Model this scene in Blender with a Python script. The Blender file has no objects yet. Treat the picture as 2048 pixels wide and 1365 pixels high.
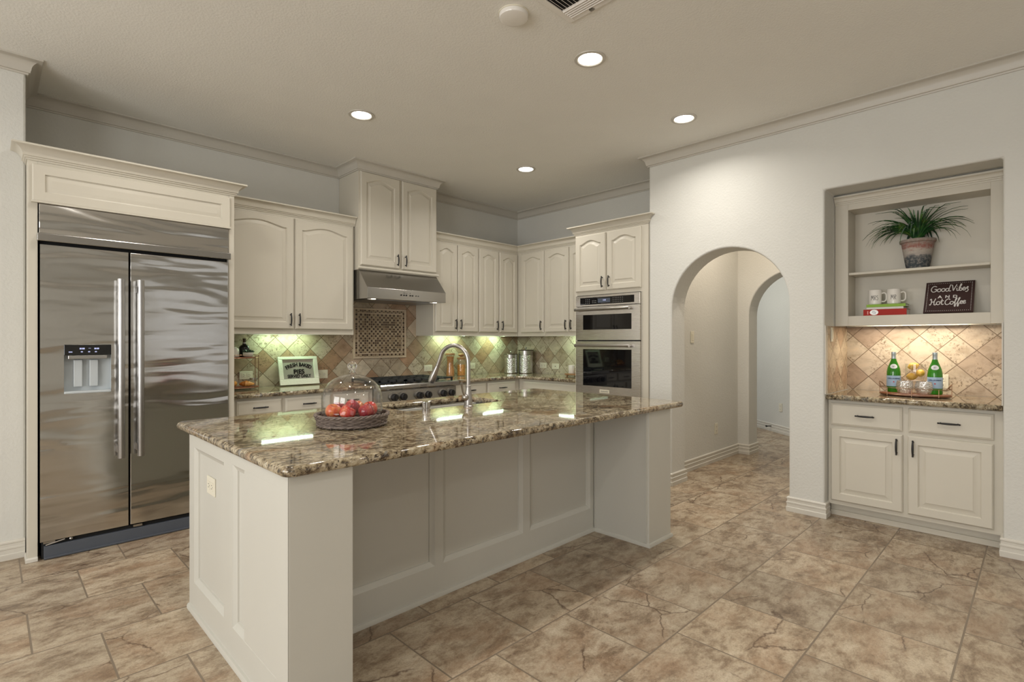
import bpy, math, random
from mathutils import Vector, Matrix

random.seed(7)
SC = bpy.context.scene
COL = SC.collection
PI = math.pi

# ------------------------------------------------------------------ camera
cam_d = bpy.data.cameras.new('camera')
cam = bpy.data.objects.new('camera', cam_d); COL.objects.link(cam)
cam_d.sensor_width = 36.0
cam_d.lens = 1054.0 / 2048.0 * 36.0
cam_d.clip_start = 0.02
TH = math.radians(45.19)
cam.location = (0, 0, 1.335)
cam.rotation_euler = (PI / 2, 0, TH - PI / 2)
SC.camera = cam

# ------------------------------------------------------------------ exposure / world
SC.view_settings.view_transform = 'Standard'
SC.view_settings.look = 'None'
SC.view_settings.gamma = 1.0
SC.view_settings.use_curve_mapping = False
SC.view_settings.exposure = 0.0
W = bpy.data.worlds.new('world'); SC.world = W
W.use_nodes = True
bg = W.node_tree.nodes['Background']
bg.inputs[0].default_value = (0.90, 0.95, 1.0, 1)
bg.inputs[1].default_value = 0.5

CEIL = 3.08
# kitchen geometry: camera stands at the origin, fridge wall runs along X, oven wall along Y
YB, XB = 5.058, 5.132            # back wall, recessed right wall
YS, XS = 4.45, 0.165             # wall beside the refrigerator and its end
XA, YA = 4.465, 2.642            # arch wall face and its end
RX0, RY0 = -3.4, -3.3            # the rest of the open room behind the camera


def area(name, loc, target, sx, sy, power, color=(1, 1, 1), shape='RECTANGLE', spread=180):
    d = bpy.data.lights.new(name, 'AREA')
    d.shape = shape; d.size = sx; d.size_y = sy
    d.energy = power; d.color = color; d.spread = math.radians(spread)
    o = bpy.data.objects.new(name, d); COL.objects.link(o)
    o.location = loc
    v = Vector(target) - Vector(loc)
    o.rotation_euler = v.to_track_quat('-Z', 'Y').to_euler()
    return o


DAY = (1.0, 0.992, 0.968)
# daylight through the windows of the breakfast area on the left and the rear wall behind the camera
area('window_daylight', (RX0 + 0.06, 0.1, 1.6), (3, 0.1, 1.5), 1.7, 1.8, 66, DAY)
area('window_daylight', (RX0 + 0.06, 2.3, 1.6), (3, 2.3, 1.5), 1.7, 1.8, 66, DAY)
area('window_daylight', (-1.9, RY0 + 0.06, 1.55), (-1.9, 3, 1.45), 1.5, 1.7, 9, DAY)
# recessed ceiling cans: the four in view and the rest of the same grid
CANS = [(2.636, 1.97), (2.04, 3.70), (3.865, 1.98), (3.865, 3.69)]
MORE = [(0.75, 1.97), (0.75, 3.55), (2.64, 0.2), (0.75, 0.2), (-1.3, 0.2), (-1.3, 2.0), (2.64, -1.6), (0.75, -1.6)]
for c in CANS + MORE:
    area('can_light', (c[0], c[1], CEIL - 0.012), (c[0], c[1], 0), 0.13, 0.13, 10 if c in CANS else 6, (1.0, 0.95, 0.875), 'DISK', 150)
# hallway ceiling lamp behind the first arch
area('hall_light', (5.35, 1.95, CEIL - 0.03), (5.35, 1.95, 0), 0.25, 0.25, 17, (1.0, 0.86, 0.70), 'DISK', 170)
area('hall_light', (6.9, 3.6, 2.2), (7.9, 2.9, 1.2), 0.8, 1.4, 17, (1.0, 0.99, 0.90))  # added light past the second arch, for an unseen window; brightens the far wall

# ------------------------------------------------------------------ helpers
class MB:
    """collects faces, then links them as ONE mesh object"""
    def __init__(s):
        s.v = []; s.f = []

    def add(s, vs, fs):
        n = len(s.v)
        s.v += [tuple(p) for p in vs]
        s.f += [tuple(i + n for i in f) for f in fs]
        return s

    def box(s, x0, x1, y0, y1, z0, z1):
        x0, x1 = min(x0, x1), max(x0, x1); y0, y1 = min(y0, y1), max(y0, y1); z0, z1 = min(z0, z1), max(z0, z1)
        vs = [(x0, y0, z0), (x1, y0, z0), (x1, y1, z0), (x0, y1, z0), (x0, y0, z1), (x1, y0, z1), (x1, y1, z1), (x0, y1, z1)]
        return s.add(vs, [(0, 3, 2, 1), (4, 5, 6, 7), (0, 1, 5, 4), (1, 2, 6, 5), (2, 3, 7, 6), (3, 0, 4, 7)])

    def loops(s, loops, cap0=True, cap1=True, closed=True):
        """skin a chain of loops with equal point counts"""
        n = len(loops[0]); base = len(s.v)
        for l in loops: s.v += [tuple(p) for p in l]
        for k in range(len(loops) - 1):
            a = base + k * n; b = a + n
            for i in range(n if closed else n - 1):
                j = (i + 1) % n
                s.f.append((a + i, a + j, b + j, b + i))
        if cap0: s.f.append(tuple(base + i for i in reversed(range(n))))
        if cap1: s.f.append(tuple(base + (len(loops) - 1) * n + i for i in range(n)))
        return s

    def lathe(s, prof, c=(0, 0, 0), n=32, cap0=False, cap1=False):
        L = []
        for r, z in prof:
            L.append([(c[0] + r * math.cos(2 * PI * i / n), c[1] + r * math.sin(2 * PI * i / n), c[2] + z) for i in range(n)])
        return s.loops(L, cap0, cap1)

    def tube(s, pts, r, n=8, closed=False, cap=True):
        pts = [Vector(p) for p in pts]; m = len(pts)
        rs = r if isinstance(r, (list, tuple)) else [r] * m
        L = []; up = None
        for i in range(m):
            if closed: t = pts[(i + 1) % m] - pts[i - 1]
            else: t = pts[min(i + 1, m - 1)] - pts[max(i - 1, 0)]
            t.normalize()
            if up is None:
                up = Vector((0, 0, 1)) if abs(t.z) < 0.9 else Vector((1, 0, 0))
            a = t.cross(up)
            if a.length < 1e-6: a = t.orthogonal()
            a.normalize(); b = a.cross(t); up = b
            L.append([pts[i] + (a * math.cos(2 * PI * k / n) + b * math.sin(2 * PI * k / n)) * rs[i] for k in range(n)])
        if closed:
            L.append(L[0]); return s.loops(L, False, False)
        return s.loops(L, cap, cap)

    def ball(s, c, r, n=16, m=10, sx=1, sy=1, sz=1):
        L = []
        for k in range(1, m):
            a = PI * k / m - PI / 2
            L.append([(c[0] + sx * r * math.cos(a) * math.cos(2 * PI * i / n), c[1] + sy * r * math.cos(a) * math.sin(2 * PI * i / n), c[2] + sz * r * math.sin(a)) for i in range(n)])
        return s.loops(L)

    def cyl(s, p0, p1, r, n=20):
        return s.tube([p0, p1], r, n)

    def build(s, name, mat, parent=None, smooth=False, bev=0.0, label=None, loc=None, seg=2):
        me = bpy.data.meshes.new(name)
        me.from_pydata(s.v, [], s.f); me.update()
        import bmesh
        bm = bmesh.new(); bm.from_mesh(me)
        bmesh.ops.recalc_face_normals(bm, faces=bm.faces)
        bm.to_mesh(me); bm.free()
        if smooth:
            me.polygons.foreach_set('use_smooth', [True] * len(me.polygons))
            me.set_sharp_from_angle(angle=math.radians(38 if smooth is True else smooth))
        o = bpy.data.objects.new(name, me); COL.objects.link(o)
        if mat: me.materials.append(mat)
        if parent: o.parent = parent
        if loc: o.location = loc
        if label: o['label'] = label
        if bev:
            b = o.modifiers.new('bevel', 'BEVEL'); b.width = bev; b.segments = seg; b.limit_method = 'ANGLE'; b.angle_limit = math.radians(50)
        return o


def tag(o, label, cat, group=None):
    o['label'] = label; o['category'] = cat
    if group: o['group'] = group
    return o


def thing(name, label, cat, loc=(0, 0, 0), rz=0.0, group=None):
    o = bpy.data.objects.new(name, None); COL.objects.link(o)
    o.empty_display_size = 0.1
    o.location = loc; o.rotation_euler = (0, 0, rz)
    return tag(o, label, cat, group)


def struct(o):
    o['kind'] = 'structure'; return o


def dup(root, loc=None, label=None, rz=None):
    r = root.copy(); COL.objects.link(r)
    if loc is not None: r.location = loc
    if rz is not None: r.rotation_euler = (0, 0, rz)
    if label: r['label'] = label
    for ch in list(root.children):
        c = ch.copy(); COL.objects.link(c); c.parent = r
        for g in list(ch.children):
            d = g.copy(); COL.objects.link(d); d.parent = c
    return r


def rrect(x0, x1, y0, y1, r, n=6):
    pts = []
    for cx, cy, a0 in ((x1 - r, y1 - r, 0), (x0 + r, y1 - r, 90), (x0 + r, y0 + r, 180), (x1 - r, y0 + r, 270)):
        for k in range(n + 1):
            a = math.radians(a0 + 90 * k / n)
            pts.append((cx + r * math.cos(a), cy + r * math.sin(a)))
    return pts


def offset(poly, d):
    """inset a counter-clockwise polygon by d (mitred)"""
    n = len(poly); out = []
    for i in range(n):
        p0 = Vector(poly[i - 1]); p1 = Vector(poly[i]); p2 = Vector(poly[(i + 1) % n])
        a = (p1 - p0).normalized(); b = (p2 - p1).normalized()
        na = Vector((-a.y, a.x)); nb = Vector((-b.y, b.x))
        m = na + nb
        if m.length < 1e-6: m = na
        m.normalize(); k = max(0.3, m.dot(na))
        out.append(tuple(p1 + m * (d / k)))
    return out


def sweep(mb, prof, path, closed=False, side=1):
    """prof: list of (out, z); path: list of (x, y); out goes to the right of travel when side=1"""
    n = len(path); L = []
    for i in range(n):
        p = Vector(path[i])
        d0 = (p - Vector(path[i - 1])).normalized() if (i > 0 or closed) else None
        d1 = (Vector(path[(i + 1) % n]) - p).normalized() if (i < n - 1 or closed) else None
        if d0 is None: d0 = d1
        if d1 is None: d1 = d0
        n0 = Vector((d0.y, -d0.x)) * side; n1 = Vector((d1.y, -d1.x)) * side
        m = (n0 + n1).normalized(); k = max(0.3, m.dot(n0))
        L.append([(p.x + m.x * o / k, p.y + m.y * o / k, z) for o, z in prof])
    if closed: L.append(L[0])
    mb.loops(L, not closed, not closed)
    return mb


def smooth_path(P, k=6):
    """Catmull-Rom through points (any dimension)"""
    out = []; n = len(P)
    for i in range(n - 1):
        p0 = P[max(i - 1, 0)]; p1 = P[i]; p2 = P[i + 1]; p3 = P[min(i + 2, n - 1)]
        for j in range(k):
            t = j / k
            out.append(tuple(0.5 * (2 * b + (c - a) * t + (2 * a - 5 * b + 4 * c - d) * t * t + (3 * b - a - 3 * c + d) * t ** 3) for a, b, c, d in zip(p0, p1, p2, p3)))
    out.append(tuple(P[-1]))
    return out


# ------------------------------------------------------------------ materials
class NT:
    def __init__(s, name):
        s.m = bpy.data.materials.new(name); s.m.use_nodes = True
        s.t = s.m.node_tree; s.t.nodes.clear()
        s.out = s.n('ShaderNodeOutputMaterial')

    def n(s, typ, **kw):
        nd = s.t.nodes.new(typ)
        for k, v in kw.items():
            if k == 'ins':
                for a, b in v.items(): s.set(nd, a, b)
            else: setattr(nd, k, v)
        return nd

    def set(s, nd, a, b):
        sock = nd.inputs[a]
        if isinstance(b, bpy.types.NodeSocket): s.t.links.new(b, sock)
        else: sock.default_value = b

    def bsdf(s, **kw):
        b = s.n('ShaderNodeBsdfPrincipled')
        for k, v in kw.items():
            s.set(b, k.replace('_', ' '), v)
        s.t.links.new(b.outputs[0], s.out.inputs[0])
        return b

    def coord(s, kind='Object'):
        return s.n('ShaderNodeTexCoord').outputs[kind]

    def map(s, vec, scale=(1, 1, 1), rot=(0, 0, 0), loc=(0, 0, 0)):
        return s.n('ShaderNodeMapping', ins={'Vector': vec, 'Scale': scale, 'Rotation': rot, 'Location': loc}).outputs[0]

    def noise(s, vec, scale, detail=4, rough=0.55, dist=0.0, out=0):
        return s.n('ShaderNodeTexNoise', ins={'Vector': vec, 'Scale': scale, 'Detail': detail, 'Roughness': rough, 'Distortion': dist}).outputs[out]

    def ramp(s, fac, stops, interp='LINEAR'):
        r = s.n('ShaderNodeValToRGB'); r.color_ramp.interpolation = interp
        e = r.color_ramp.elements
        while len(e) < len(stops): e.new(0.5)
        for i, (p, c) in enumerate(stops):
            e[i].position = p
            e[i].color = (c, c, c, 1) if not isinstance(c, tuple) else (*c, 1)
        s.set(r, 0, fac)
        return r.outputs[0]

    def mix(s, fac, a, b, blend='MIX'):
        m = s.n('ShaderNodeMix', data_type='RGBA', blend_type=blend)
        s.set(m, 0, fac)
        for i, v in ((6, a), (7, b)):
            if isinstance(v, tuple): v = (*v, 1) if len(v) == 3 else v
            s.set(m, i, v)
        return m.outputs[2]

    def math(s, op, a, b=0.0, c=None):
        m = s.n('ShaderNodeMath', operation=op)
        s.set(m, 0, a); s.set(m, 1, b)
        if c is not None: s.set(m, 2, c)
        return m.outputs[0]

    def bump(s, h, strength=0.2, dist=0.01):
        return s.n('ShaderNodeBump', ins={'Height': h, 'Strength': strength, 'Distance': dist}).outputs[0]


def plain(name, col, rough=0.5, metal=0.0, spec=0.5, bumpy=0.0, bscale=60, **kw):
    t = NT(name)
    co = t.coord()
    f = t.noise(co, 3.0, 2)
    c = t.mix(f, tuple(x * 0.97 for x in col), tuple(min(1, x * 1.03) for x in col))
    a = dict(Base_Color=c, Roughness=rough, Metallic=metal, Specular_IOR_Level=spec)
    if bumpy: a['Normal'] = t.bump(t.noise(co, bscale, 4), bumpy, 0.008)
    b = t.bsdf(**a)
    for k, v in kw.items(): t.set(b, k.replace('_', ' '), v)
    return t.m


def emit(name, col, strength):
    t = NT(name)
    e = t.n('ShaderNodeEmission', ins={'Color': (*col, 1), 'Strength': strength})
    t.t.links.new(e.outputs[0], t.out.inputs[0])
    return t.m


def thin_glass(name, tint=(1, 1, 1), refl=0.9, rough=0.0, body=0.0, bodycol=(1, 1, 1)):
    """thin-walled clear glass: straight transmission plus Fresnel reflection"""
    t = NT(name)
    tr = t.n('ShaderNodeBsdfTransparent', ins={'Color': (*tint, 1)})
    gl = t.n('ShaderNodeBsdfGlossy', ins={'Color': (refl, refl, refl, 1), 'Roughness': rough})
    lw = t.n('ShaderNodeLayerWeight', ins={'Blend': 0.5})
    m = t.n('ShaderNodeMixShader'); t.set(m, 0, t.math('MULTIPLY_ADD', t.math('POWER', lw.outputs['Facing'], 4.0), 0.85, 0.035))
    t.t.links.new(tr.outputs[0], m.inputs[1]); t.t.links.new(gl.outputs[0], m.inputs[2])
    res = m
    if body:
        df = t.n('ShaderNodeBsdfDiffuse', ins={'Color': (*bodycol, 1)})
        m2 = t.n('ShaderNodeMixShader', ins={0: body})
        t.t.links.new(m.outputs[0], m2.inputs[1]); t.t.links.new(df.outputs[0], m2.inputs[2])
        res = m2
    t.t.links.new(res.outputs[0], t.out.inputs[0])
    return t.m


WALLC = (0.65, 0.642, 0.60)
CABC = (0.60, 0.562, 0.478)
M = {}
M['wall'] = plain('wall_paint', WALLC, 0.75, spec=0.25, bumpy=0.34, bscale=60)
M['ceiling'] = plain('ceiling_paint', (0.80, 0.785, 0.735), 0.85, spec=0.2, bumpy=0.32, bscale=85)
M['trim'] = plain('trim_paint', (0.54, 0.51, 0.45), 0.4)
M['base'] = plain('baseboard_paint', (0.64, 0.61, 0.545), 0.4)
M['cab'] = plain('cabinet_paint', CABC, 0.42, spec=0.4)
M['isl'] = plain('island_paint', (0.545, 0.53, 0.475), 0.42, spec=0.4)
M['black'] = plain('black_iron', (0.012, 0.011, 0.011), 0.45)
M['castiron'] = plain('cast_iron', (0.02, 0.022, 0.025), 0.5, bumpy=0.1, bscale=200)
M['dark'] = plain('dark_gap', (0.006, 0.006, 0.006), 0.7)
M['slate'] = plain('slate_plastic', (0.075, 0.085, 0.105), 0.45)
M['plate'] = plain('almond_plastic', (0.72, 0.68, 0.56), 0.35)
M['slot'] = plain('slot_dark', (0.05, 0.045, 0.04), 0.6)
M['white'] = plain('white_ceramic', (0.80, 0.77, 0.72), 0.15)
M['chrome'] = plain('polished_chrome', (0.50, 0.49, 0.47), 0.12, 1.0)
M['blackglass'] = plain('black_glass', (0.004, 0.004, 0.005), 0.03, spec=0.6)
M['copper'] = plain('copper_wire', (0.28, 0.17, 0.10), 0.35, 0.8)
M['greypanel'] = plain('pale_grey_plastic', (0.50, 0.54, 0.56), 0.3)


def steel(name, wav=0.0, rough=0.2, col=(0.44, 0.43, 0.415)):
    t = NT(name); co = t.coord()
    brush = t.noise(t.map(co, (3, 3, 900)), 2.0, 2)
    b = t.bsdf(Base_Color=(*col, 1), Metallic=1.0)
    t.set(b, 'Roughness', t.math('MULTIPLY_ADD', brush, 0.10, rough - 0.05))
    if wav:
        w = t.noise(t.map(co, (0.7, 0.7, 3.8)), 1.7, 2, 0.45, 0.35)
        t.set(b, 'Normal', t.bump(w, wav, 0.06))
    t.set(b, 'Anisotropic', 0.5)
    return t.m


M['steel'] = steel('brushed_steel')
M['ovensteel'] = steel('warm_oven_steel', 0, 0.27, (0.62, 0.585, 0.54))
M['handlesteel'] = steel('handle_steel', 0, 0.30, (0.42, 0.41, 0.40))
M['fridge'] = steel('wavy_brushed_steel', 0.25, 0.14, (0.52, 0.51, 0.49))
M['nickel'] = plain('brushed_nickel', (0.43, 0.41, 0.385), 0.29, 1.0)
M['sinksteel'] = plain('satin_steel', (0.30, 0.31, 0.335), 0.30, 1.0)


def granite(name):
    t = NT(name); co = t.coord()
    a = t.map(co, (1.0, 1.4, 1.3), (0, 0, 0.4))
    n1 = t.noise(a, 31, 8, 0.70, 0.35)
    lf = t.noise(t.map(co, (1, 1.5, 1.2), (0, 0, 0.5)), 4.5, 4, 0.6, 0.8)
    n1 = t.math('ADD', n1, t.math('MULTIPLY_ADD', lf, 0.44, -0.235))
    base = t.ramp(n1, [(0.29, (0.018, 0.014, 0.010)), (0.385, (0.085, 0.064, 0.040)), (0.45, (0.235, 0.18, 0.108)), (0.53, (0.395, 0.33, 0.22)), (0.69, (0.56, 0.495, 0.37))])
    n2 = t.noise(t.map(co, (1, 1.7, 1)), 70, 4, 0.7, 0.5)
    specks = t.ramp(n2, [(0.38, 1.0), (0.44, 0.0)])
    c = t.mix(specks, base, (0.035, 0.022, 0.015))
    n3 = t.noise(t.map(co, (1, 1.5, 1)), 3.2, 3, 0.5, 0.8)
    rust = t.ramp(n3, [(0.60, 0.0), (0.70, 0.45)])
    c = t.mix(rust, c, (0.33, 0.17, 0.075))
    n4 = t.noise(t.map(co, (1, 1.4, 1), loc=(4, 2, 1)), 8, 4, 0.6, 1.0)
    blue = t.ramp(n4, [(0.60, 0.0), (0.67, 0.75)])
    c = t.mix(blue, c, (0.16, 0.165, 0.165))
    n5 = t.noise(a, 12, 6, 0.66, 1.6)
    vein = t.ramp(n5, [(0.37, 0.8), (0.45, 0.0)])
    c = t.mix(vein, c, (0.085, 0.055, 0.035))
    b = t.bsdf(Base_Color=c, Roughness=0.035, Specular_IOR_Level=0.6)
    return t.m


M['granite'] = granite('granite')


def tile_floor():
    t = NT('stone_floor_tile'); co = t.coord()
    bw, bh = 0.467, 0.463
    v = t.map(co, (1, 1, 1), (0, 0, 0), (-1.30 + bw * 40, -2.105 + bh * 40, 0))
    br = t.n('ShaderNodeTexBrick', offset=0.5, offset_frequency=2, squash=1.0)
    for k, x in {'Vector': v, 'Color1': (0, 0, 0, 1), 'Color2': (1, 1, 1, 1), 'Mortar': (0.5, 0.5, 0.5, 1), 'Scale': 1.0, 'Mortar Size': 0.0042, 'Mortar Smooth': 0.2, 'Bias': 0.0, 'Brick Width': bw, 'Row Height': bh}.items():
        t.set(br, k, x)
    rnd = br.outputs['Color']; fac = br.outputs['Fac']
    rv = t.n('ShaderNodeVectorMath', operation='MULTIPLY_ADD')
    t.set(rv, 0, rnd); rv.inputs[1].default_value = (17, 31, 5)
    t.set(rv, 2, co)
    p = rv.outputs[0]
    pa = t.map(p, (0.85, 1.40, 1), (0, 0, -0.12))
    n1 = t.noise(pa, 6.5, 13, 0.77, 0.25)
    c = t.ramp(n1, [(0.32, (0.135, 0.092, 0.058)), (0.43, (0.275, 0.205, 0.138)), (0.52, (0.42, 0.340, 0.245)), (0.66, (0.55, 0.475, 0.365))])
    n2 = t.noise(pa, 3.0, 7, 0.68, 0.3)
    red = t.ramp(n2, [(0.49, 0.0), (0.63, 0.46)])
    c = t.mix(red, c, (0.32, 0.20, 0.12))
    n6 = t.noise(pa, 26, 7, 0.78)
    pit = t.ramp(n6, [(0.34, 0.55), (0.46, 0.0)])
    c = t.mix(pit, c, (0.15, 0.095, 0.06))
    vo = t.n('ShaderNodeTexVoronoi', feature='DISTANCE_TO_EDGE', ins={'Vector': t.n('ShaderNodeMix', data_type='VECTOR', ins={0: 0.09, 4: pa, 5: t.noise(p, 7, 4, 0.6, 0, 1)}).outputs[1], 'Scale': 1.5})
    cr = t.ramp(vo.outputs[0], [(0.0, 1.0), (0.0085, 0.0)])
    msk = t.ramp(t.noise(p, 2.7, 2), [(0.44, 0.0), (0.50, 0.9)])
    c = t.mix(t.math('MULTIPLY', cr, msk), c, (0.10, 0.058, 0.035))
    grit = t.ramp(t.noise(p, 130, 5, 0.8), [(0.30, (0.70, 0.68, 0.66)), (0.5, (1, 1, 1)), (0.72, (1.16, 1.16, 1.15))])
    c = t.mix(1.0, c, grit, 'MULTIPLY')
    var = t.ramp(rnd, [(0.0, (0.84, 0.84, 0.84)), (1.0, (1.10, 1.09, 1.07))])
    c = t.mix(1.0, c, var, 'MULTIPLY')
    c = t.mix(fac, c, (0.20, 0.155, 0.11))
    h = t.math('SUBTRACT', t.math('MULTIPLY', n6, 0.15), fac)
    b = t.bsdf(Base_Color=c, Roughness=t.ramp(n1, [(0.3, 0.30), (0.7, 0.42)]), Specular_IOR_Level=0.4)
    t.set(b, 'Normal', t.bump(h, 0.35, 0.004))
    return t.m


M['floor'] = tile_floor()


def backsplash(name, ax, u0, z0, diag, ca, cb, cc):
    """tumbled travertine laid on the diagonal; ax picks the wall axis, (u0, z0) one tile corner"""
    t = NT(name); co = t.coord()
    sp = t.n('ShaderNodeSeparateXYZ', ins={0: co})
    u = t.math('SUBTRACT', sp.outputs[ax], u0); z = t.math('SUBTRACT', sp.outputs[2], z0)
    s = diag / math.sqrt(2)
    a = t.math('MULTIPLY', t.math('ADD', u, z), 0.70711)
    b_ = t.math('MULTIPLY', t.math('SUBTRACT', z, u), 0.70711)
    cv = t.n('ShaderNodeCombineXYZ'); t.set(cv, 0, t.math('ADD', a, s * 60)); t.set(cv, 1, t.math('ADD', b_, s * 60))
    br = t.n('ShaderNodeTexBrick', offset=0.0, squash=1.0)
    for k, x in {'Vector': cv.outputs[0], 'Color1': (0, 0, 0, 1), 'Color2': (1, 1, 1, 1), 'Mortar': (0.5, 0.5, 0.5, 1), 'Scale': 1.0, 'Mortar Size': 0.0028, 'Mortar Smooth': 0.25, 'Bias': 0.0, 'Brick Width': s, 'Row Height': s}.items():
        t.set(br, k, x)
    rnd = br.outputs['Color']; fac = br.outputs['Fac']
    rv = t.n('ShaderNodeVectorMath', operation='MULTIPLY_ADD')
    t.set(rv, 0, rnd); rv.inputs[1].default_value = (13, 7, 23); t.set(rv, 2, co)
    p = rv.outputs[0]
    n1 = t.noise(t.map(p, (1, 1, 1.6)), 9, 7, 0.65, 0.6)
    ccol = t.ramp(rnd, [(0.0, cb), (0.28, ca), (0.40, cb), (0.52, cc), (0.66, ca), (0.80, cc), (0.92, cb)])
    sh = t.ramp(n1, [(0.3, (0.72, 0.68, 0.62)), (0.5, (1.0, 1.0, 1.0)), (0.7, (1.18, 1.15, 1.10))])
    c = t.mix(1.0, ccol, sh, 'MULTIPLY')
    n2 = t.noise(p, 55, 5, 0.7)
    blot = t.ramp(t.noise(p, 6, 2), [(0.45, 0.0), (0.6, 1.0)])
    pit = t.math('MULTIPLY', t.ramp(n2, [(0.40, 0.85), (0.47, 0.0)]), blot)
    c = t.mix(pit, c, (0.16, 0.11, 0.065))
    c = t.mix(fac, c, (0.17, 0.115, 0.07))
    b = t.bsdf(Base_Color=c, Roughness=0.42, Specular_IOR_Level=0.35)
    t.set(b, 'Normal', t.bump(t.math('SUBTRACT', t.math('MULTIPLY', n1, 0.3), fac), 0.4, 0.004))
    return t.m


M['bs_back'] = backsplash('travertine_backsplash', 0, 1.791, 1.257, 0.2235, (0.40, 0.33, 0.245), (0.56, 0.48, 0.375), (0.37, 0.225, 0.14))
M['bs_oven'] = backsplash('travertine_backsplash_side', 1, 4.50, 1.257, 0.2235, (0.41, 0.345, 0.26), (0.54, 0.47, 0.37), (0.36, 0.27, 0.19))
M['bs_niche'] = backsplash('travertine_niche', 1, 0.893, 1.155, 0.222, (0.43, 0.335, 0.245), (0.53, 0.44, 0.335), (0.36, 0.26, 0.185))
M['bs_nside'] = backsplash('travertine_niche_side', 0, 4.80, 1.155, 0.222, (0.45, 0.34, 0.235), (0.53, 0.43, 0.31), (0.40, 0.28, 0.19))


def mosaic(name, size, seed):
    t = NT(name); co = t.coord()
    sp = t.n('ShaderNodeSeparateXYZ', ins={0: co})
    cv = t.n('ShaderNodeCombineXYZ'); t.set(cv, 0, t.math('ADD', sp.outputs[0], seed + size * 200)); t.set(cv, 1, t.math('ADD', sp.outputs[2], size * 200))
    br = t.n('ShaderNodeTexBrick', offset=0.0, squash=1.0)
    for k, x in {'Vector': cv.outputs[0], 'Color1': (0, 0, 0, 1), 'Color2': (1, 1, 1, 1), 'Mortar': (0.5, 0.5, 0.5, 1), 'Scale': 1.0, 'Mortar Size': 0.0020, 'Mortar Smooth': 0.1, 'Bias': 0.0, 'Brick Width': size, 'Row Height': size}.items():
        t.set(br, k, x)
    sc = t.n('ShaderNodeVectorMath', operation='SCALE', ins={0: cv.outputs[0], 'Scale': 1 / size})
    fl = t.n('ShaderNodeVectorMath', operation='FLOOR', ins={0: sc.outputs[0]})
    wn = t.n('ShaderNodeTexWhiteNoise', noise_dimensions='3D', ins={0: fl.outputs[0]})
    ck = t.n('ShaderNodeTexChecker', ins={'Vector': t.n('ShaderNodeVectorMath', operation='ADD', ins={0: fl.outputs[0], 1: (0.5, 0.5, 0.5)}).outputs[0], 'Color1': (1, 1, 1, 1), 'Color2': (0, 0, 0, 1), 'Scale': 1.0})
    dk = t.ramp(wn.outputs[0], [(0.0, (0.040, 0.017, 0.007)), (0.45, (0.058, 0.026, 0.011)), (0.86, (0.20, 0.13, 0.07)), (1.0, (0.33, 0.24, 0.15))], 'CONSTANT')
    lt = t.ramp(wn.outputs[0], [(0.0, (0.42, 0.33, 0.22)), (0.35, (0.28, 0.20, 0.12)), (0.6, (0.36, 0.27, 0.17)), (0.85, (0.10, 0.055, 0.03))], 'CONSTANT')
    c = t.mix(ck.outputs[1], lt, dk)
    c = t.mix(br.outputs['Fac'], c, (0.44, 0.36, 0.25))
    t.bsdf(Base_Color=c, Roughness=0.3)
    return t.m


M['mosaic'] = mosaic('glass_and_stone_mosaic', 0.0250, 0.0)
M['mosaic_b'] = mosaic('mosaic_border_tiles', 0.0250, 0.003)
M['liner'] = plain('stone_liner', (0.55, 0.44, 0.32), 0.4)
M['woodred'] = plain('red_stained_wood', (0.19, 0.055, 0.022), 0.3)
M['wood'] = plain('wood_lid', (0.33, 0.17, 0.075), 0.45)


def wicker():
    t = NT('grey_wicker'); co = t.coord()
    n = t.noise(t.map(co, (1, 1, 4)), 40, 3)
    t.bsdf(Base_Color=t.ramp(n, [(0.3, (0.075, 0.055, 0.045)), (0.7, (0.23, 0.18, 0.15))]), Roughness=0.6)
    return t.m


M['wicker'] = wicker()

# ================================================================== the setting
struct(MB().box(RX0, 10.5, RY0, 7.0, -0.08, 0.0).build('floor', M['floor']))
struct(MB().box(RX0, 10.5, RY0, 7.0, CEIL, CEIL + 0.08).build('ceiling', M['ceiling']))
struct(MB().box(XS - 0.1, XB + 0.1, YB, YB + 0.1, 0, CEIL).build('wall_back', M['wall']))
struct(MB().box(RX0, XS, YS, YS + 0.12, 0, CEIL).box(XS - 0.1, XS, YS + 0.12, YB, 0, CEIL).build('wall_left', M['wall'], bev=0.012))
struct(MB().box(XB, XB + 0.1, YA, YB, 0, CEIL).build('wall_kitchen_right', M['wall']))


def wall_poly(name, outline, x0, x1):
    mb = MB()
    mb.loops([[(x0, y, z) for y, z in outline], [(x1, y, z) for y, z in outline]])
    return struct(mb.build(name, M['wall'], bev=0.014, seg=3))


def arch(y0, y1, zs, n=28):
    """points of an arched opening from y0 up, over and down to y1"""
    c = (y0 + y1) / 2; r = abs(y1 - y0) / 2; sg = 1 if y1 > y0 else -1
    return [(y0, 0.0)] + [(c - sg * r * math.cos(PI * k / n), zs + r * math.sin(PI * k / n)) for k in range(n + 1)] + [(y1, 0.0)]


out = [(RY0, 0), (0.172, 0), (0.172, 2.475), (1.157, 2.475), (1.157, 0)] + arch(1.405, 2.409, 1.63) + [(YA, 0), (YA, CEIL), (RY0, CEIL)]
wall_poly('wall_right', out, XA, XA + 0.26)
struct(MB().box(4.725, 5.2, 1.157, 1.25, 0, CEIL).box(4.725, 5.2, 0.08, 0.172, 0, CEIL).box(5.115, 5.2, 0.172, 1.157, 0, CEIL)
       .box(4.725, 5.115, 0.172, 1.157, 2.475, CEIL).build('wall_niche', M['wall']))
struct(MB().box(4.725, 6.335, 2.56, YA, 0, CEIL).build('wall_hall_left', M['wall']))
struct(MB().box(5.2, 6.335, 1.17, 1.25, 0, CEIL).build('wall_hall_right', M['wall']))
wall_poly('wall_hall_end', [(1.17, 0)] + arch(1.43, 2.432, 1.63) + [(3.2, 0), (3.2, CEIL), (1.17, CEIL)], 6.335, 6.6)
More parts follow.
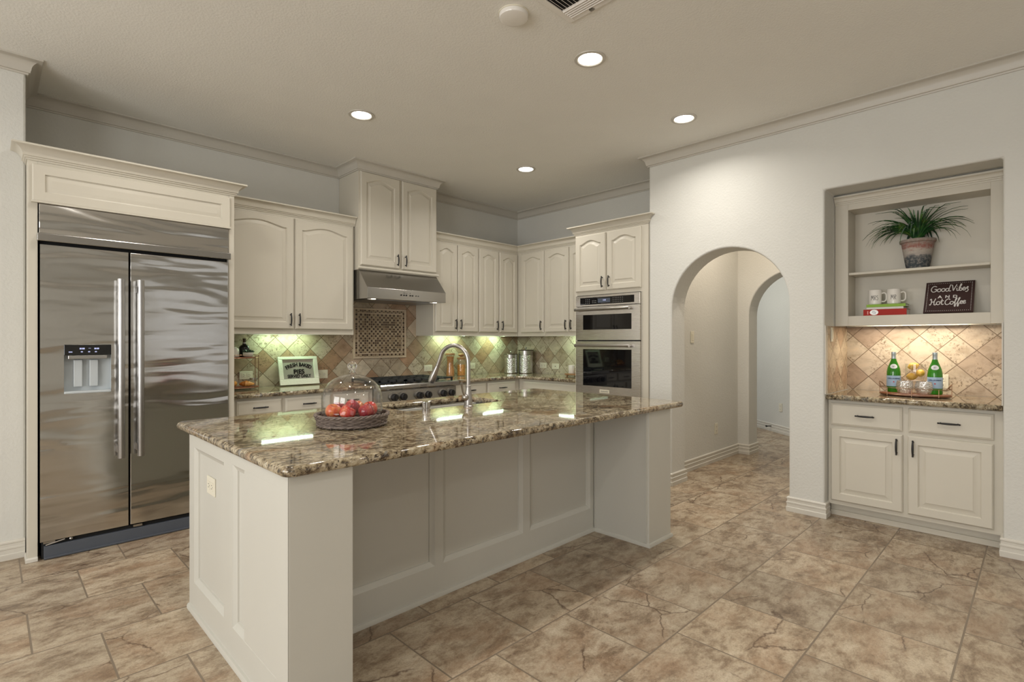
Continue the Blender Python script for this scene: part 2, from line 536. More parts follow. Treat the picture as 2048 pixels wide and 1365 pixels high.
fa, fb = Vector((7.21, 1.525)), Vector((9.7, 4.68)); fn = Vector((fb.y - fa.y, -(fb.x - fa.x))).normalized() * 0.1
struct(MB().loops([[(fa.x, fa.y, z), (fb.x, fb.y, z), (fb.x + fn.x, fb.y + fn.y, z), (fa.x + fn.x, fa.y + fn.y, z)] for z in (0, CEIL)]).build('wall_far', M['wall']))
struct(MB().box(6.6, 8.0, 1.0, 1.1, 0, CEIL).build('wall_far_side', M['wall']))
# the open room behind the camera, with its windows
struct(MB().box(RX0, XA, RY0 - 0.1, RY0, 0, CEIL).build('wall_rear', M['wall']))
struct(MB().box(RX0 - 0.1, RX0, RY0, YS, 0, CEIL).build('wall_far_left', M['wall']))
M['sky_pane'] = emit('daylit_pane', (0.97, 0.98, 1.0), 1.5)


def window(k, cx, cy, w, rz):
    root = struct(MB().box(-w / 2 - .07, w / 2 + .07, 0, .03, 0.62, 0.70).box(-w / 2 - .07, w / 2 + .07, 0, .03, 2.40, 2.48)
                  .box(-w / 2 - .07, -w / 2, 0, .03, .7, 2.4).box(w / 2, w / 2 + .07, 0, .03, .7, 2.4).box(-.02, .02, 0, .025, .7, 2.4).box(-w / 2, w / 2, 0, .025, 1.53, 1.57).build('window_%d' % k, M['base']))
    root.location = (cx, cy, 0); root.rotation_euler = (0, 0, rz)
    MB().box(-w / 2, w / 2, 0.002, .006, .7, 2.4).build('window_pane', M['sky_pane'], root)
    return root


window(1, -1.9, RY0, 1.5, 0)
window(3, RX0, 0.1, 1.7, -PI / 2); window(4, RX0, 2.3, 1.7, -PI / 2)
w2 = window(2, 2.9, RY0, 1.5, 0)
for k in range(20):
    z = .74 + k * .085
    MB().loops([[(x, .03, z), (x, .075, z + .050), (x, .077, z + .048), (x, .032, z - .002)] for x in (-.74, .74)]).build('blind_slat', M['base'], w2)

# crown moulding round the ceiling and the baseboards
p, d = 0.078, 0.080
CROWN = [(0.0, CEIL - d - 0.012), (0.010, CEIL - d - 0.012), (0.012, CEIL - d - 0.002), (0.020, CEIL - d), (0.021, CEIL - d + 0.010)] + \
        [(0.024 + (p - 0.034) * (1 - math.cos(a * PI / 12)), CEIL - d + 0.016 + (d - 0.030) * math.sin(a * PI / 12)) for a in range(0, 7)] + \
        [(p - 0.004, CEIL - 0.012), (p, CEIL - 0.010), (p, CEIL), (0.0, CEIL)]
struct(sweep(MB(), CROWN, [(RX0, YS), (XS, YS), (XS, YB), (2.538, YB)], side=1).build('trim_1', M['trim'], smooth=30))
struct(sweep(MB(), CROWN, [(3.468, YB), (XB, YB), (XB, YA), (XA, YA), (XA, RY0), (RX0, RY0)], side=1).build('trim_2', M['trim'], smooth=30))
BASE = [(0, 0), (0.016, 0), (0.018, 0.030), (0.018, 0.034), (0.013, 0.038), (0.013, 0.062), (0.016, 0.066), (0.016, 0.074), (0.010, 0.078), (0.010, 0.096), (0.014, 0.100), (0.014, 0.108), (0.008, 0.114), (0.0, 0.116)]


def baseboard(side, path):
    struct(sweep(MB(), BASE, path, side=1).build('baseboard_' + side, M['base'], smooth=25))


baseboard('left', [(RX0, YS), (XS - 0.004, YS)])
baseboard('right_end', [(4.56, 0.172), (XA, 0.172), (XA, RY0), (RX0, RY0)])
baseboard('right_pier', [(4.725, 1.405), (XA, 1.405), (XA, 1.157), (4.56, 1.157)])
baseboard('right_corner', [(XA, YA - .005), (XA, 2.409), (4.725, 2.409), (4.725, 2.56), (6.335, 2.56), (6.335, 2.432), (6.6, 2.432)])
baseboard('hall_end', [(6.6, 1.43), (6.335, 1.43), (6.335, 1.25), (4.725, 1.25)])
baseboard('far', [tuple(fb), tuple(fa)])


# ================================================================== cabinet making
def contour(x0, x1, z0, z1, dd, rise, n, y):
    """door outline inset by dd; rise = height of the cathedral curve"""
    a0, a1, b0, b1 = x0 + dd, x1 - dd, z0 + dd, z1 - dd
    pts = [(a0, y, b0), (a1, y, b0)]
    for k in range(n + 1):
        t = 1 - 2 * k / n
        bmp = (0.5 * (1 + math.cos(PI * abs(t) / 0.90))) ** 0.62 if abs(t) < 0.90 else 0.0
        pts.append((a0 + (a1 - a0) * (t + 1) / 2, y, b1 - rise * (1 - bmp)))
    return pts


def door_mesh(w, h, stile=0.058, rise=0.0, th=0.020, top=None):
    """raised panel door, lower left corner at the origin, front face at y=-th"""
    n = 20 if rise else 1
    top = stile if top is None else top
    mb = MB(); f = -th
    def c(dd, r, y, s=0.0):
        if s == 0: return contour(0, w, 0, h, dd, r, n, y)
        return contour(s, w - s, s, h - top, dd, r, n, y)
    L = [c(0, 0, 0), c(0, 0, f + 0.008), c(0.003, 0, f + 0.004), c(0.009, 0, f),
         c(0, rise, f, stile), c(0.001, rise, f + 0.004, stile), c(0.006, rise, f + 0.008, stile), c(0.007, rise, f + 0.0125, stile), c(0.013, rise, f + 0.0125, stile),
         c(0.040, rise * 0.92, f + 0.003, stile), c(0.042, rise * 0.92, f + 0.001, stile)]
    return mb.loops(L)


def slab_front(w, h, th=0.020):
    def c(dd, y): return contour(0, w, 0, h, dd, 0, 1, y)
    f = -th
    return MB().loops([c(0, 0), c(0, f + 0.009), c(0.004, f + 0.005), c(0.011, f + 0.0025), c(0.014, f), c(0.016, f)])


PULL = {}


def pull(parent, u, z, L=0.105, vertical=True, out=-0.020):
    key = (L, vertical)
    if key not in PULL:
        mb = MB(); pts = []; rs = []
        for k in range(13):
            t = -1 + 2 * k / 12
            a = t * L / 2 * 0.98; o = -0.020 - 0.007 * (1 - t * t)
            pts.append((0, o, a) if vertical else (a, o, 0))
            rs.append(0.0042 + 0.0028 * (1 - t * t))
        mb.tube(pts, rs, 8)
        for s in (-1, 1):
            q = s * L / 2 * 0.82
            a = (0, 0, q) if vertical else (q, 0, 0); b = (0, -0.022, q) if vertical else (q, -0.022, 0)
            mb.tube([a, b], [0.0060, 0.0045], 8)
            mb.ball((0, -0.021, s * L / 2) if vertical else (s * L / 2, -0.021, 0), 0.0062, 8, 6)
        o = mb.build('handle', M['black'], smooth=60)
        PULL[key] = o.data
        COL.objects.unlink(o); bpy.data.objects.remove(o)
    o = bpy.data.objects.new('handle', PULL[key]); COL.objects.link(o)
    o.parent = parent; o.location = (u, out, z); o['label'] = 'black iron pull'
    return o


def door(parent, u0, u1, z0, z1, hs=None, rise=0.055, hz=None, stile=0.058, mat='cab', HL=0.105):
    dr = door_mesh(u1 - u0, z1 - z0, stile, rise, top=0.055 if rise else None).build('door', M[mat], parent, smooth=25, loc=(u0, -0.001, z0))
    w = u1 - u0
    if hs: pull(dr, w - 0.033 if hs == 'r' else 0.033, (0.085 if hz is None else hz - z0), HL)
    return dr


def drawer(parent, u0, u1, z0, z1, handle=True, mat='cab'):
    dr = slab_front(u1 - u0, z1 - z0).build('drawer', M[mat], parent, smooth=25, loc=(u0, -0.001, z0))
    if handle: pull(dr, (u1 - u0) / 2, (z1 - z0) / 2, 0.11, False)
    return dr


def crown_prof(z0, h, pr):
    return [(0, z0), (0.006, z0), (0.007, z0 + 0.010), (0.014, z0 + 0.012), (0.015, z0 + 0.020), (0.021, z0 + 0.022)] + \
           [(0.023 + (pr - 0.027) * (1 - math.cos(k * PI / 12)), z0 + 0.026 + (h - 0.038) * math.sin(k * PI / 12)) for k in range(7)] + \
           [(pr, z0 + h - 0.010), (pr, z0 + h), (0, z0 + h)]


UB, UT = 1.395, 2.452            # upper cabinets
DB, DT = 1.440, 2.432
RC = 0.036                       # the floor of each wall cabinet sits above its front rail


def upper_body(t, w, dp):
    return MB().box(0, w, 0, dp, RC, UT - UB).box(0, w, 0, .02, 0, RC).box(0, .018, .02, dp, 0, RC).box(w - .018, w, .02, dp, 0, RC).build('body', M['cab'], t)


# ---- double cabinet between refrigerator and hood
t = thing('upper_cabinet', 'wide two-door cream wall cabinet between the refrigerator and the range hood', 'cabinet', (1.318, 4.73, UB), 0)
upper_body(t, 1.204, YB - 4.73 - .002)
door(t, 0.012, 0.618, DB - UB, DT - UB, 'r', 0.040, stile=0.062)
door(t, 0.630, 1.192, DB - UB, DT - UB, 'l', 0.040, stile=0.062)
sweep(MB(), crown_prof(UT - UB - 0.002, 0.085, 0.062), [(0, 0), (1.214, 0)], side=1).build('crown_moulding', M['cab'], t, smooth=30)
# ---- hood cabinet running up to the ceiling
t = thing('hood_cabinet', 'tall cream two-door cabinet above the range hood reaching the ceiling', 'cabinet', (2.538, 4.66, 2.03), 0)
MB().box(0, 0.930, 0, YB - 4.66 - .002, 0, CEIL - 2.03).build('body', M['cab'], t)
door(t, 0.015, 0.455, 0.043, 0.955, 'r', 0.040, stile=0.06)
door(t, 0.484, 0.918, 0.043, 0.955, 'l', 0.040, stile=0.06)
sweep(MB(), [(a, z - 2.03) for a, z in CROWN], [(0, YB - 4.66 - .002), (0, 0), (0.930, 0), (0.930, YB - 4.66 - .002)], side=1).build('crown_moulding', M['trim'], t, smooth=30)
b = MB()
for k in range(1): b.tube([(-0.012, -0.010, 0.018), (0.945, -0.010, 0.018)], 0.014, 10)
b.build('lower_moulding', M['cab'], t, smooth=True)
# ---- run of uppers in the corner
U0, UZ = (4.73, UB)
XU = 4.80
spec = [('upper_cabinet', 'narrow two-door cream wall cabinet just right of the range hood', 3.474, 4.125, [(3.496, 3.803, 'r'), (3.812, 4.118, 'l')]),
        ('upper_cabinet', 'narrow two-door cream wall cabinet on the back wall next to the corner', 4.125, 4.80, [(4.137, 4.450, 'r'), (4.470, 4.780, 'l')])]
for nm, lb, x0, x1, ds in spec:
    t = thing(nm, lb, 'cabinet', (x0, 4.73, UB), 0)
    upper_body(t, x1 - x0 - .001, YB - 4.73 - .002)
    for a, b_, h in ds: door(t, a - x0, b_ - x0, DB - UB, DT - UB, h, 0.036, stile=0.056)
spec = [('upper_cabinet', 'single-door cream wall cabinet right of the inner corner', 4.728, 4.260, [(4.656, 4.271, 'r')], True),
        ('upper_cabinet', 'two-door cream wall cabinet next to the wall ovens', 4.258, 3.535, [(4.249, 3.884, 'r'), (3.871, 3.545, 'l')], False)]
for nm, lb, y0, y1, ds, cor in spec:
    t = thing(nm, lb, 'cabinet', (XU, y0, UB), -PI / 2)
    upper_body(t, y0 - y1 - .001, XB - XU - .002)
    for a, b_, h in ds: door(t, y0 - a, y0 - b_, DB - UB, DT - UB, h, 0.036, stile=0.056)
sweep_o = sweep(MB(), crown_prof(UT, 0.085, 0.062), [(3.47, 4.73), (XU, 4.73), (XU, 3.535)], side=1).build('crown_moulding', M['cab'], smooth=30)
tag(sweep_o, 'cream crown moulding topping the corner wall cabinets', 'moulding')

# ---- oven tower
OX = 4.455; OY = 3.52
t = thing('oven_cabinet', 'tall cream cabinet housing the wall ovens beside the arch wall', 'cabinet', (OX, OY, 0), -PI / 2)
ow = OY - YA - .003
D_ = XB - OX - .002
b = MB().box(0, 0.022, 0, D_, 0, 2.46).box(0.800, ow, 0, D_, 0, 2.46).box(0.022, .8, 0, D_, 1.815, 2.46).box(.022, .8, 0, D_, 0, 0.60)
b.build('body', M['cab'], t)
door(t, 0.014, 0.396, 1.852, 2.440, 'r', 0.038, hz=1.938, stile=0.058)
door(t, 0.412, 0.806, 1.852, 2.440, 'l', 0.038, hz=1.938, stile=0.058)
door(t, 0.014, 0.396, 0.12, 0.585, 'r', 0, hz=0.50)
door(t, 0.412, 0.806, 0.12, 0.585, 'l', 0, hz=0.50)
sweep(MB(), crown_prof(2.458, 0.085, 0.068), [(0, 0.268), (0, 0), (ow, 0), (ow, 0.005)], side=1).build('crown_moulding', M['cab'], t, smooth=30)

# ---- refrigerator surround
t = thing('refrigerator_surround', 'cream panelled frame with crown built around the refrigerator', 'cabinet', (0.166, 4.30, 0), 0)
MB().box(0.0, 0.046, 0, YS - 4.30 - .002, 0, 2.43).box(0.004, 0.046, YS - 4.30 - .002, .755, 0, 2.43).box(1.112, 1.150, 0, .755, 0, 2.43).box(0.046, 1.112, 0, .755, 2.185, 2.43).build('frame', M['cab'], t, bev=0.002)
b = MB()
w_, h_ = 1.098, 0.225
def c_(dd, y): return contour(0, w_, 0, h_, dd, 0, 1, y)
b.loops([c_(0, 0), c_(0, -0.016), c_(0.006, -0.021), c_(0.058, -0.021), c_(0.060, -0.014), c_(0.066, -0.012), c_(0.088, -0.019), c_(0.092, -0.019)])
b.box(-.004, w_ + .004, -.030, 0, -.008, .003)
b.build('valance_panel', M['cab'], t, smooth=25, loc=(0.020, 0, 2.182))
sweep(MB(), crown_prof(2.428, 0.085, 0.072), [(0, YS - 4.30 - .002), (0, 0), (1.150, 0), (1.150, 0.36)], side=1).build('crown_moulding', M['cab'], t, smooth=30)
sweep(MB(), [(0, 0), (.010, 0), (.010, .018), (.004, .026), (0, .026)], [(0, YS - 4.30 - .02), (0, 0), (0.046, 0)], side=1).build('base_shoe', M['base'], t, smooth=30)

# ================================================================== refrigerator
t = thing('refrigerator', 'built-in stainless steel side by side refrigerator', 'refrigerator', (0.217, 4.276, 0), 0)
FW = 1.056
MB().box(0.006, FW - 0.006, 0.058, 0.74, 0.10, 2.15).build('body', M['dark'], t)
MB().box(0.012, FW - 0.012, 0.03, 0.74, 0.0, 0.10).build('base', M['dark'], t)
MB().box(0.0, FW, 0.012, 0.06, 1.992, 2.172).build('top_grille', M['fridge'], t, bev=0.003)
MB().box(-0.010, FW + 0.010, -0.014, 0.05, 1.942, 1.990).build('trim_bar', M['steel'], t, bev=0.004)
g = MB().box(0.022, FW - 0.004, 0.004, 0.030, 0.004, 0.082).box(0.022, FW - .004, -0.006, 0.004, 0.004, 0.016)
g.build('toe_grille', M['slate'], t, bev=0.002)
MB().box(0.02, 0.075, 0.010, 0.03, 0.096, 0.108).build('hinge', M['nickel'], t, label='exposed metal hinge')
MB().box(0.47, 0.52, .008, .03, .090, .104).build('hinge', M['nickel'], t, label='exposed metal hinge')
MB().tube([(0.03, 0.006, 0.088), (0.12, 0.008, 0.104)], 0.004, 6).build('hinge_rod', M['nickel'], t)
MB().ball((0.15, 0.012, 0.100), 0.010, 10, 6).build('levelling_screw', M['nickel'], t)


def grid_front(x0, x1, z0, z1, y, hole):
    hx0, hx1, hz0, hz1 = hole
    xs = [x0, hx0, hx1, x1]; zs = [z0, hz0, hz1, z1]; mb = MB()
    for i in range(3):
        for k in range(3):
            if i == 1 and k == 1: continue
            mb.add([(xs[i], y, zs[k]), (xs[i + 1], y, zs[k]), (xs[i + 1], y, zs[k + 1]), (xs[i], y, zs[k + 1])], [(0, 1, 2, 3)])
    return mb


DZ0, DZ1 = 0.112, 1.922
hole = (0.115, 0.350, 1.004, 1.312)
b = grid_front(0.004, 0.442, DZ0, DZ1, 0.0, hole)
x0, x1, z0, z1 = 0.004, 0.442, DZ0, DZ1
b.add([(x0, 0, z0), (x1, 0, z0), (x1, 0, z1), (x0, 0, z1), (x0, .056, z0), (x1, .056, z0), (x1, .056, z1), (x0, .056, z1)], [(0, 1, 5, 4), (1, 2, 6, 5), (2, 3, 7, 6), (3, 0, 4, 7)])
dl = b.build('door', M['fridge'], t)
dr = MB().box(0.452, FW - 0.004, 0.0, 0.056, DZ0, DZ1).build('door', M['fridge'], t, bev=0.004)


def bar_handle(parent, x):
    mb = MB().cyl((x, -0.062, 0.575), (x, -0.062, 1.738), 0.0195, 24)
    for z in (0.63, 1.68): mb.box(x - 0.016, x + 0.016, -0.062, 0.0, z - 0.022, z + 0.022)
    for z in (0.700, 1.612): mb.cyl((x, -0.062, z - .002), (x, -0.062, z + .002), 0.0203, 24)
    mb.build('handle', M['handlesteel'], parent, smooth=True)


bar_handle(dl, 0.395); bar_handle(dr, 0.500)
hx0, hx1, hz0, hz1 = hole
d = MB().add([(hx0, 0, hz0), (hx1, 0, hz0), (hx1, 0, hz1), (hx0, 0, hz1), (hx0, .05, hz0), (hx1, .05, hz0), (hx1, .05, hz1), (hx0, .05, hz1)],
             [(0, 4, 5, 1), (1, 5, 6, 2), (2, 6, 7, 3), (3, 7, 4, 0), (4, 7, 6, 5)])
disp = d.build('water_dispenser', M['greypanel'], t)
MB().box(hx0, hx1, -0.004, 0.012, 1.246, hz1).build('control_panel', M['blackglass'], disp, bev=0.002)
M['led'] = emit('display_led', (0.65, 0.68, 1.0), 0.8)
for ux, uz, w_, h_ in ((.075, .283, .010, .010), (.087, .283, .013, .010), (.119, .285, .012, .002), (.148, .283, .011, .010), (.161, .283, .011, .010), (.022, .262, .018, .006), (.081, .263, .010, .007), (.117, .263, .010, .007), (.151, .263, .010, .007)):
    MB().box(hx0 + ux, hx0 + ux + w_, -0.0046, -0.004, hz0 + uz - h_ / 2, hz0 + uz + h_ / 2).build('display_icon', M['led'], disp)
MB().box(hx0 + .020, hx1 - .020, -.002, .03, 1.222, 1.244).build('spout_bar', M['steel'], disp, bev=.002)
for k in range(2):
    u = hx0 + 0.048 + k * 0.079
    MB().box(u, u + 0.044, 0.022, 0.049, 1.045, 1.216).build('paddle', M['greypanel'], disp, bev=0.004)
MB().box(hx0, hx1, -0.008, .05, hz0, hz0 + 0.016).build('drip_tray', M['greypanel'], disp, bev=0.005)

# ================================================================== wall ovens
t = thing('built_in_oven', 'stainless steel double wall oven with microwave on top', 'oven', (OX - 0.004, 3.497, 0.60), -PI / 2)
OW = 0.775
z0 = 0.60
MB().box(0, OW + .020, 0.004, 0.56, 0.005, 1.813 - z0).build('body', M['dark'], t)
MB().box(0, OW, -0.018, 0.004, 1.695 - z0, 1.807 - z0).build('control_panel', M['ovensteel'], t, bev=0.002)
cp = MB().box(0.058, 0.712, -0.020, -0.010, 1.713 - z0, 1.785 - z0).build('control_glass', M['blackglass'], t)
bp = plain('button_print', (0.45, 0.45, 0.45), .5)
for i in range(3):
    for k in range(3): MB().box(.130 + i * .022, .136 + i * .022, -.0207, -.020, 1.726 - z0 + k * .018, 1.731 - z0 + k * .018).build('button', bp, cp)
for i in range(3):
    for k in range(2): MB().box(.215 + i * .020, .222 + i * .020, -.0207, -.020, 1.728 - z0 + k * .018, 1.733 - z0 + k * .018).build('button', bp, cp)
for i in range(6):
    for k in range(3): MB().box(.470 + i * .022, .475 + i * .022, -.0207, -.020, 1.726 - z0 + k * .020, 1.730 - z0 + k * .020).build('button', bp, cp)
MB().box(.285, .435, -.0212, -.020, 1.727 - z0, 1.770 - z0).build('display', emit('oven_display', (0.50, 0.54, 0.62), 0.16), cp)
dg = MB()
for u, v in ((.350, 1.745), (.364, 1.745), (.376, 1.745)): dg.box(u, u + .007, -.0218, -.0212, v - z0, v - z0 + .014)
dg.build('clock_digits', M['led'], cp)


def oven_door(za, zb, wz0, wz1, hz):
    b = grid_front(0, OW, za, zb, -0.018, (0.094, 0.682, wz0, wz1))
    b.add([(0, -.018, za), (OW, -.018, za), (OW, -.018, zb), (0, -.018, zb), (0, .004, za), (OW, .004, za), (OW, .004, zb), (0, .004, zb)], [(0, 1, 5, 4), (1, 2, 6, 5), (2, 3, 7, 6), (3, 0, 4, 7)])
    d = b.build('oven_door', M['ovensteel'], t)
    MB().box(0.094, 0.682, -0.0165, -0.006, wz0, wz1).build('glass_window', M['blackglass'], d)
    h = MB().cyl((0.020, -0.062, hz), (0.680, -0.062, hz), 0.0125, 16)
    for u in (0.034, 0.666):
        h.cyl((u - 0.016, -0.062, hz), (u + 0.016, -0.062, hz), 0.0155, 16)
        h.tube([(u, -0.062, hz), (u, -0.018, hz)], 0.0115, 12)
    h.build('handle', M['nickel'], d, smooth=True)
    return d


oven_door(1.345 - z0, 1.690 - z0, 1.452 - z0, 1.606 - z0, 1.660 - z0)
lo = oven_door(0.640 - z0, 1.332 - z0, 0.872 - z0, 1.250 - z0, 1.288 - z0)
bd = MB().box(0.305, 0.425, -0.0205, -0.018, 0.805 - z0, 0.840 - z0).build('badge', M['plate'], lo, bev=0.001)
MB().box(0, OW, -0.012, .004, 0.01, 0.036).build('bottom_vent', M['ovensteel'], t)

# ================================================================== text and strokes
def text_mesh(name, s, size, mat, parent=None, to3=None, ext=0.0006, center=True, spacing=1.0, bold=0.0, label=None, shear=0.0):
    """letters as real geometry; to3 maps (x, y, z) of the text plane to the parent's space"""
    cu = bpy.data.curves.new(name, 'FONT'); cu.body = s; cu.size = size; cu.extrude = ext
    cu.align_x = 'CENTER' if center else 'LEFT'; cu.align_y = 'CENTER'; cu.space_character = spacing; cu.offset = bold; cu.shear = shear
    tmp = bpy.data.objects.new(name, cu); COL.objects.link(tmp)
    bpy.context.view_layer.update()
    me = bpy.data.meshes.new_from_object(tmp.evaluated_get(bpy.context.evaluated_depsgraph_get()))
    COL.objects.unlink(tmp); bpy.data.objects.remove(tmp); bpy.data.curves.remove(cu)
    if to3:
        for v in me.vertices: v.co = to3(*v.co)
    me.name = name
    o = bpy.data.objects.new(name, me); COL.objects.link(o)
    me.materials.clear(); me.materials.append(mat)
    if parent: o.parent = parent
    if label: o['label'] = label
    return o


def join_text(name, items, mat, parent, label=None):
    """several letters placed on their own, merged into one inscription mesh"""
    mb = MB()
    for s, size, to3, bold in items:
        o = text_mesh('letter', s, size, mat, None, to3, bold=bold)
        mb.add([tuple(v.co) for v in o.data.vertices], [tuple(p.vertices) for p in o.data.polygons])
        me = o.data; bpy.data.objects.remove(o); bpy.data.meshes.remove(me)
    return mb.build(name, mat, parent, label=label)


def stroke(mb, pts, w, to3, k=5):
    """a brush stroke of width w along smoothed points in the sign's plane"""
    P = smooth_path(pts, k)
    mb.tube([to3(x, y, 0) for x, y in P], w, 6)


# oven badge lettering, hood and rangetop marks
M['ink'] = plain('black_ink', (0.012, 0.012, 0.013), 0.5)
text_mesh('badge_lettering', 'KitchenAid', 0.019, M['ink'], lo, lambda x, y, z: (0.365 + x, -0.0207 - z, 0.8215 - 0.60 + y), ext=0.0003)

# ================================================================== range hood
t = thing('range_hood', 'stainless steel range hood above the rangetop', 'range hood', (2.541, 4.50, 1.742), 0)
HW = 0.927
yb = YB - 4.50 - .004
side = [(0, 0), (0, 0.106), (0.160, 0.288), (yb, 0.288), (yb, -0.012 + 0.02), (0.04, 0.0)]
MB().loops([[(x, y, z) for y, z in side] for x in (0, HW)]).build('shell', M['steel'], t)
MB().box(0.0, HW, -0.004, 0.001, 0.0, 0.104).build('front_panel', M['steel'], t, bev=0.002)
for u in (.372, .405, .432, .478, .505, .548, .575):
    MB().cyl((u, -0.010, 0.050), (u, -0.004, 0.050), 0.0075 if u < .54 else .005, 12).build('control_button', M['ink'], t)
MB().box(.395, .420, -.006, -.004, .070, .074).build('display', M['ink'], t)
for u in (.437, .478): MB().cyl((u, -.007, .072), (u, -.004, .072), .003, 8).build('indicator', M['ink'], t)
M['hoodlamp'] = emit('hood_lamp', (1.0, 0.86, 0.65), 4)
for u in (0.10, 0.83):
    MB().cyl((u, 0.06, -0.003), (u, 0.06, 0.003), 0.022, 20).build('lamp', M['hoodlamp'], t)
MB().box(0.05, HW - .05, 0.09, yb - .03, -0.004, 0.004).build('baffle_filter', M['sinksteel'], t)

# ================================================================== perimeter base cabinets and worktops
def base_cab(label, loc, rz, w, depth, fronts, toe=0.06, top=0.876, mat='cab'):
    t = thing('base_cabinet', label, 'cabinet', (loc[0], loc[1], 0), rz)
    MB().box(0, w, 0, depth, 0.10, top).box(0, w, toe, depth, 0, 0.10).build('body', M[mat], t)
    for f in fronts:
        if f[0] == 'd': drawer(t, *f[1:5], handle=(len(f) < 6 or f[5]))
        else: door(t, *f[1:5], f[5], 0, hz=f[4] - 0.085)
    return t


def pair(u0, u1): return [('p', u0, (u0 + u1) / 2 - .006, .13, .705, 'r'), ('p', (u0 + u1) / 2 + .006, u1, .13, .705, 'l')]


base_cab('cream base cabinet between the refrigerator and the rangetop', (1.320, 4.50), 0, 1.275, YB - 4.503,
         [('d', .070, .420, .735, .855), ('d', .450, .850, .735, .855), ('d', .880, 1.230, .735, .855)] + pair(.07, .62) + pair(.66, 1.23))
base_cab('cream base cabinet below the rangetop', (2.597, 4.50), 0, 0.931, YB - 4.503, [('p', .02, .459, .13, .685, 'r'), ('p', .471, .91, .13, .685, 'l')], top=0.70)
base_cab('cream base cabinet right of the rangetop', (3.530, 4.50), 0, 1.060, YB - 4.503,
         [('d', .040, .510, .720, .855), ('d', .535, .985, .720, .855)] + pair(.04, .51) + pair(.535, .985))
base_cab('cream base cabinet between the corner and the wall ovens', (4.592, 4.497), -PI / 2, 0.972, XB - 4.595,
         [('d', .075, .950, .700, .850, False)] + pair(.075, .95))


def worktop(name, outline, z0, z1, mat, label, cat, hole=None, origin=None):
    """stone slab with a rounded nose; hole is a second outline"""
    import bmesh
    th = z1 - z0; r = th / 2
    prof = [(r * 0.75 * (1 - math.sin(a)), (z0 + z1) / 2 + r * math.cos(a) * (1 if 1 else 0)) for a in []]
    zs = []
    for k in range(7):
        a = PI / 2 - PI * k / 6
        zs.append((r * 0.8 * (1 - math.cos(a)), (z0 + z1) / 2 + r * math.sin(a)))
    L = [[(x, y, z) for x, y in offset(outline, i)] for i, z in zs]
    mb = MB()
    n = len(outline)
    mb.loops(L, False, False)
    me = bpy.data.meshes.new(name); bm = bmesh.new()
    vs = [bm.verts.new(v) for v in mb.v]
    for f in mb.f: bm.faces.new([vs[i] for i in f])
    bm.edges.ensure_lookup_table()
    top = vs[:n]; bot = vs[-n:]
    for ring, zz in ((top, z1), (bot, z0)):
        ed = [bm.edges.get((ring[i], ring[(i + 1) % n])) for i in range(n)]
        if hole:
            h = [bm.verts.new((x, y, zz)) for x, y in hole]
            ed += [bm.edges.new((h[i], h[(i + 1) % len(h)])) for i in range(len(h))]
            if zz == z1: h1 = h
            else:
                for i in range(len(h)):
                    j = (i + 1) % len(h)
                    bm.faces.new((h1[i], h1[j], h[j], h[i]))
        bmesh.ops.triangle_fill(bm, use_beauty=True, edges=ed)
    bmesh.ops.recalc_face_normals(bm, faces=bm.faces)
    bm.to_mesh(me); bm.free()
    me.polygons.foreach_set('use_smooth', [abs(p_.normal.z) < 0.985 for p_ in me.polygons])
    o = bpy.data.objects.new(name, me); COL.objects.link(o); me.materials.append(M[mat])
    return tag(o, label, cat)


CZ0, CZ1 = 0.877, 0.914
worktop('worktop', [(1.320, 4.455), (2.594, 4.455), (2.594, YB - .002), (1.320, YB - .002)], CZ0, CZ1, 'granite', 'granite worktop left of the rangetop with the pie sign on it', 'worktop')
worktop('worktop', [(3.534, 4.455), (4.545, 4.455), (4.545, 3.524), (XB - .002, 3.524), (XB - .002, YB - .002), (3.534, YB - .002)], CZ0, CZ1, 'granite', 'L-shaped granite worktop in the corner holding the jars and canisters', 'worktop')
# backsplash stone
struct(MB().box(1.318, 2.538, YB - .0015, YB - .0001, CZ1, UB).box(2.538, 3.474, YB - .0015, YB - .0001, .86, 2.03).box(3.474, XB, YB - .0015, YB - .0001, CZ1, UB).build('wall_back_tiles', M['bs_back']))
struct(MB().box(XB - .0015, XB - .0001, 3.52, YB, CZ1, UB).build('wall_right_tiles', M['bs_oven']))

# ---- mosaic panel over the rangetop
t = thing('mosaic_tile_panel', 'framed square mosaic tile panel on the backsplash above the rangetop', 'tile panel', (2.69, YB - .002, 1.15), 0)
PW, PH = 0.643, 0.535
def ring(x0, x1, z0, z1, w, y0, y1):
    return MB().box(x0, x1, y0, y1, z0, z0 + w).box(x0, x1, y0, y1, z1 - w, z1).box(x0, x0 + w, y0, y1, z0 + w, z1 - w).box(x1 - w, x1, y0, y1, z0 + w, z1 - w)
ring(0, PW, 0, PH, 0.020, -0.016, 0).build('outer_frame', M['liner'], t, bev=0.004)
ring(0.020, PW - 0.020, 0.020, PH - 0.020, 0.026, -0.008, 0).build('mosaic_border', M['mosaic_b'], t)
ring(0.046, PW - 0.046, 0.046, PH - 0.046, 0.013, -0.013, 0).build('inner_frame', M['liner'], t, bev=0.003)
MB().box(0.059, PW - 0.059, -0.008, 0, 0.059, PH - 0.059).build('mosaic_field', M['mosaic'], t)

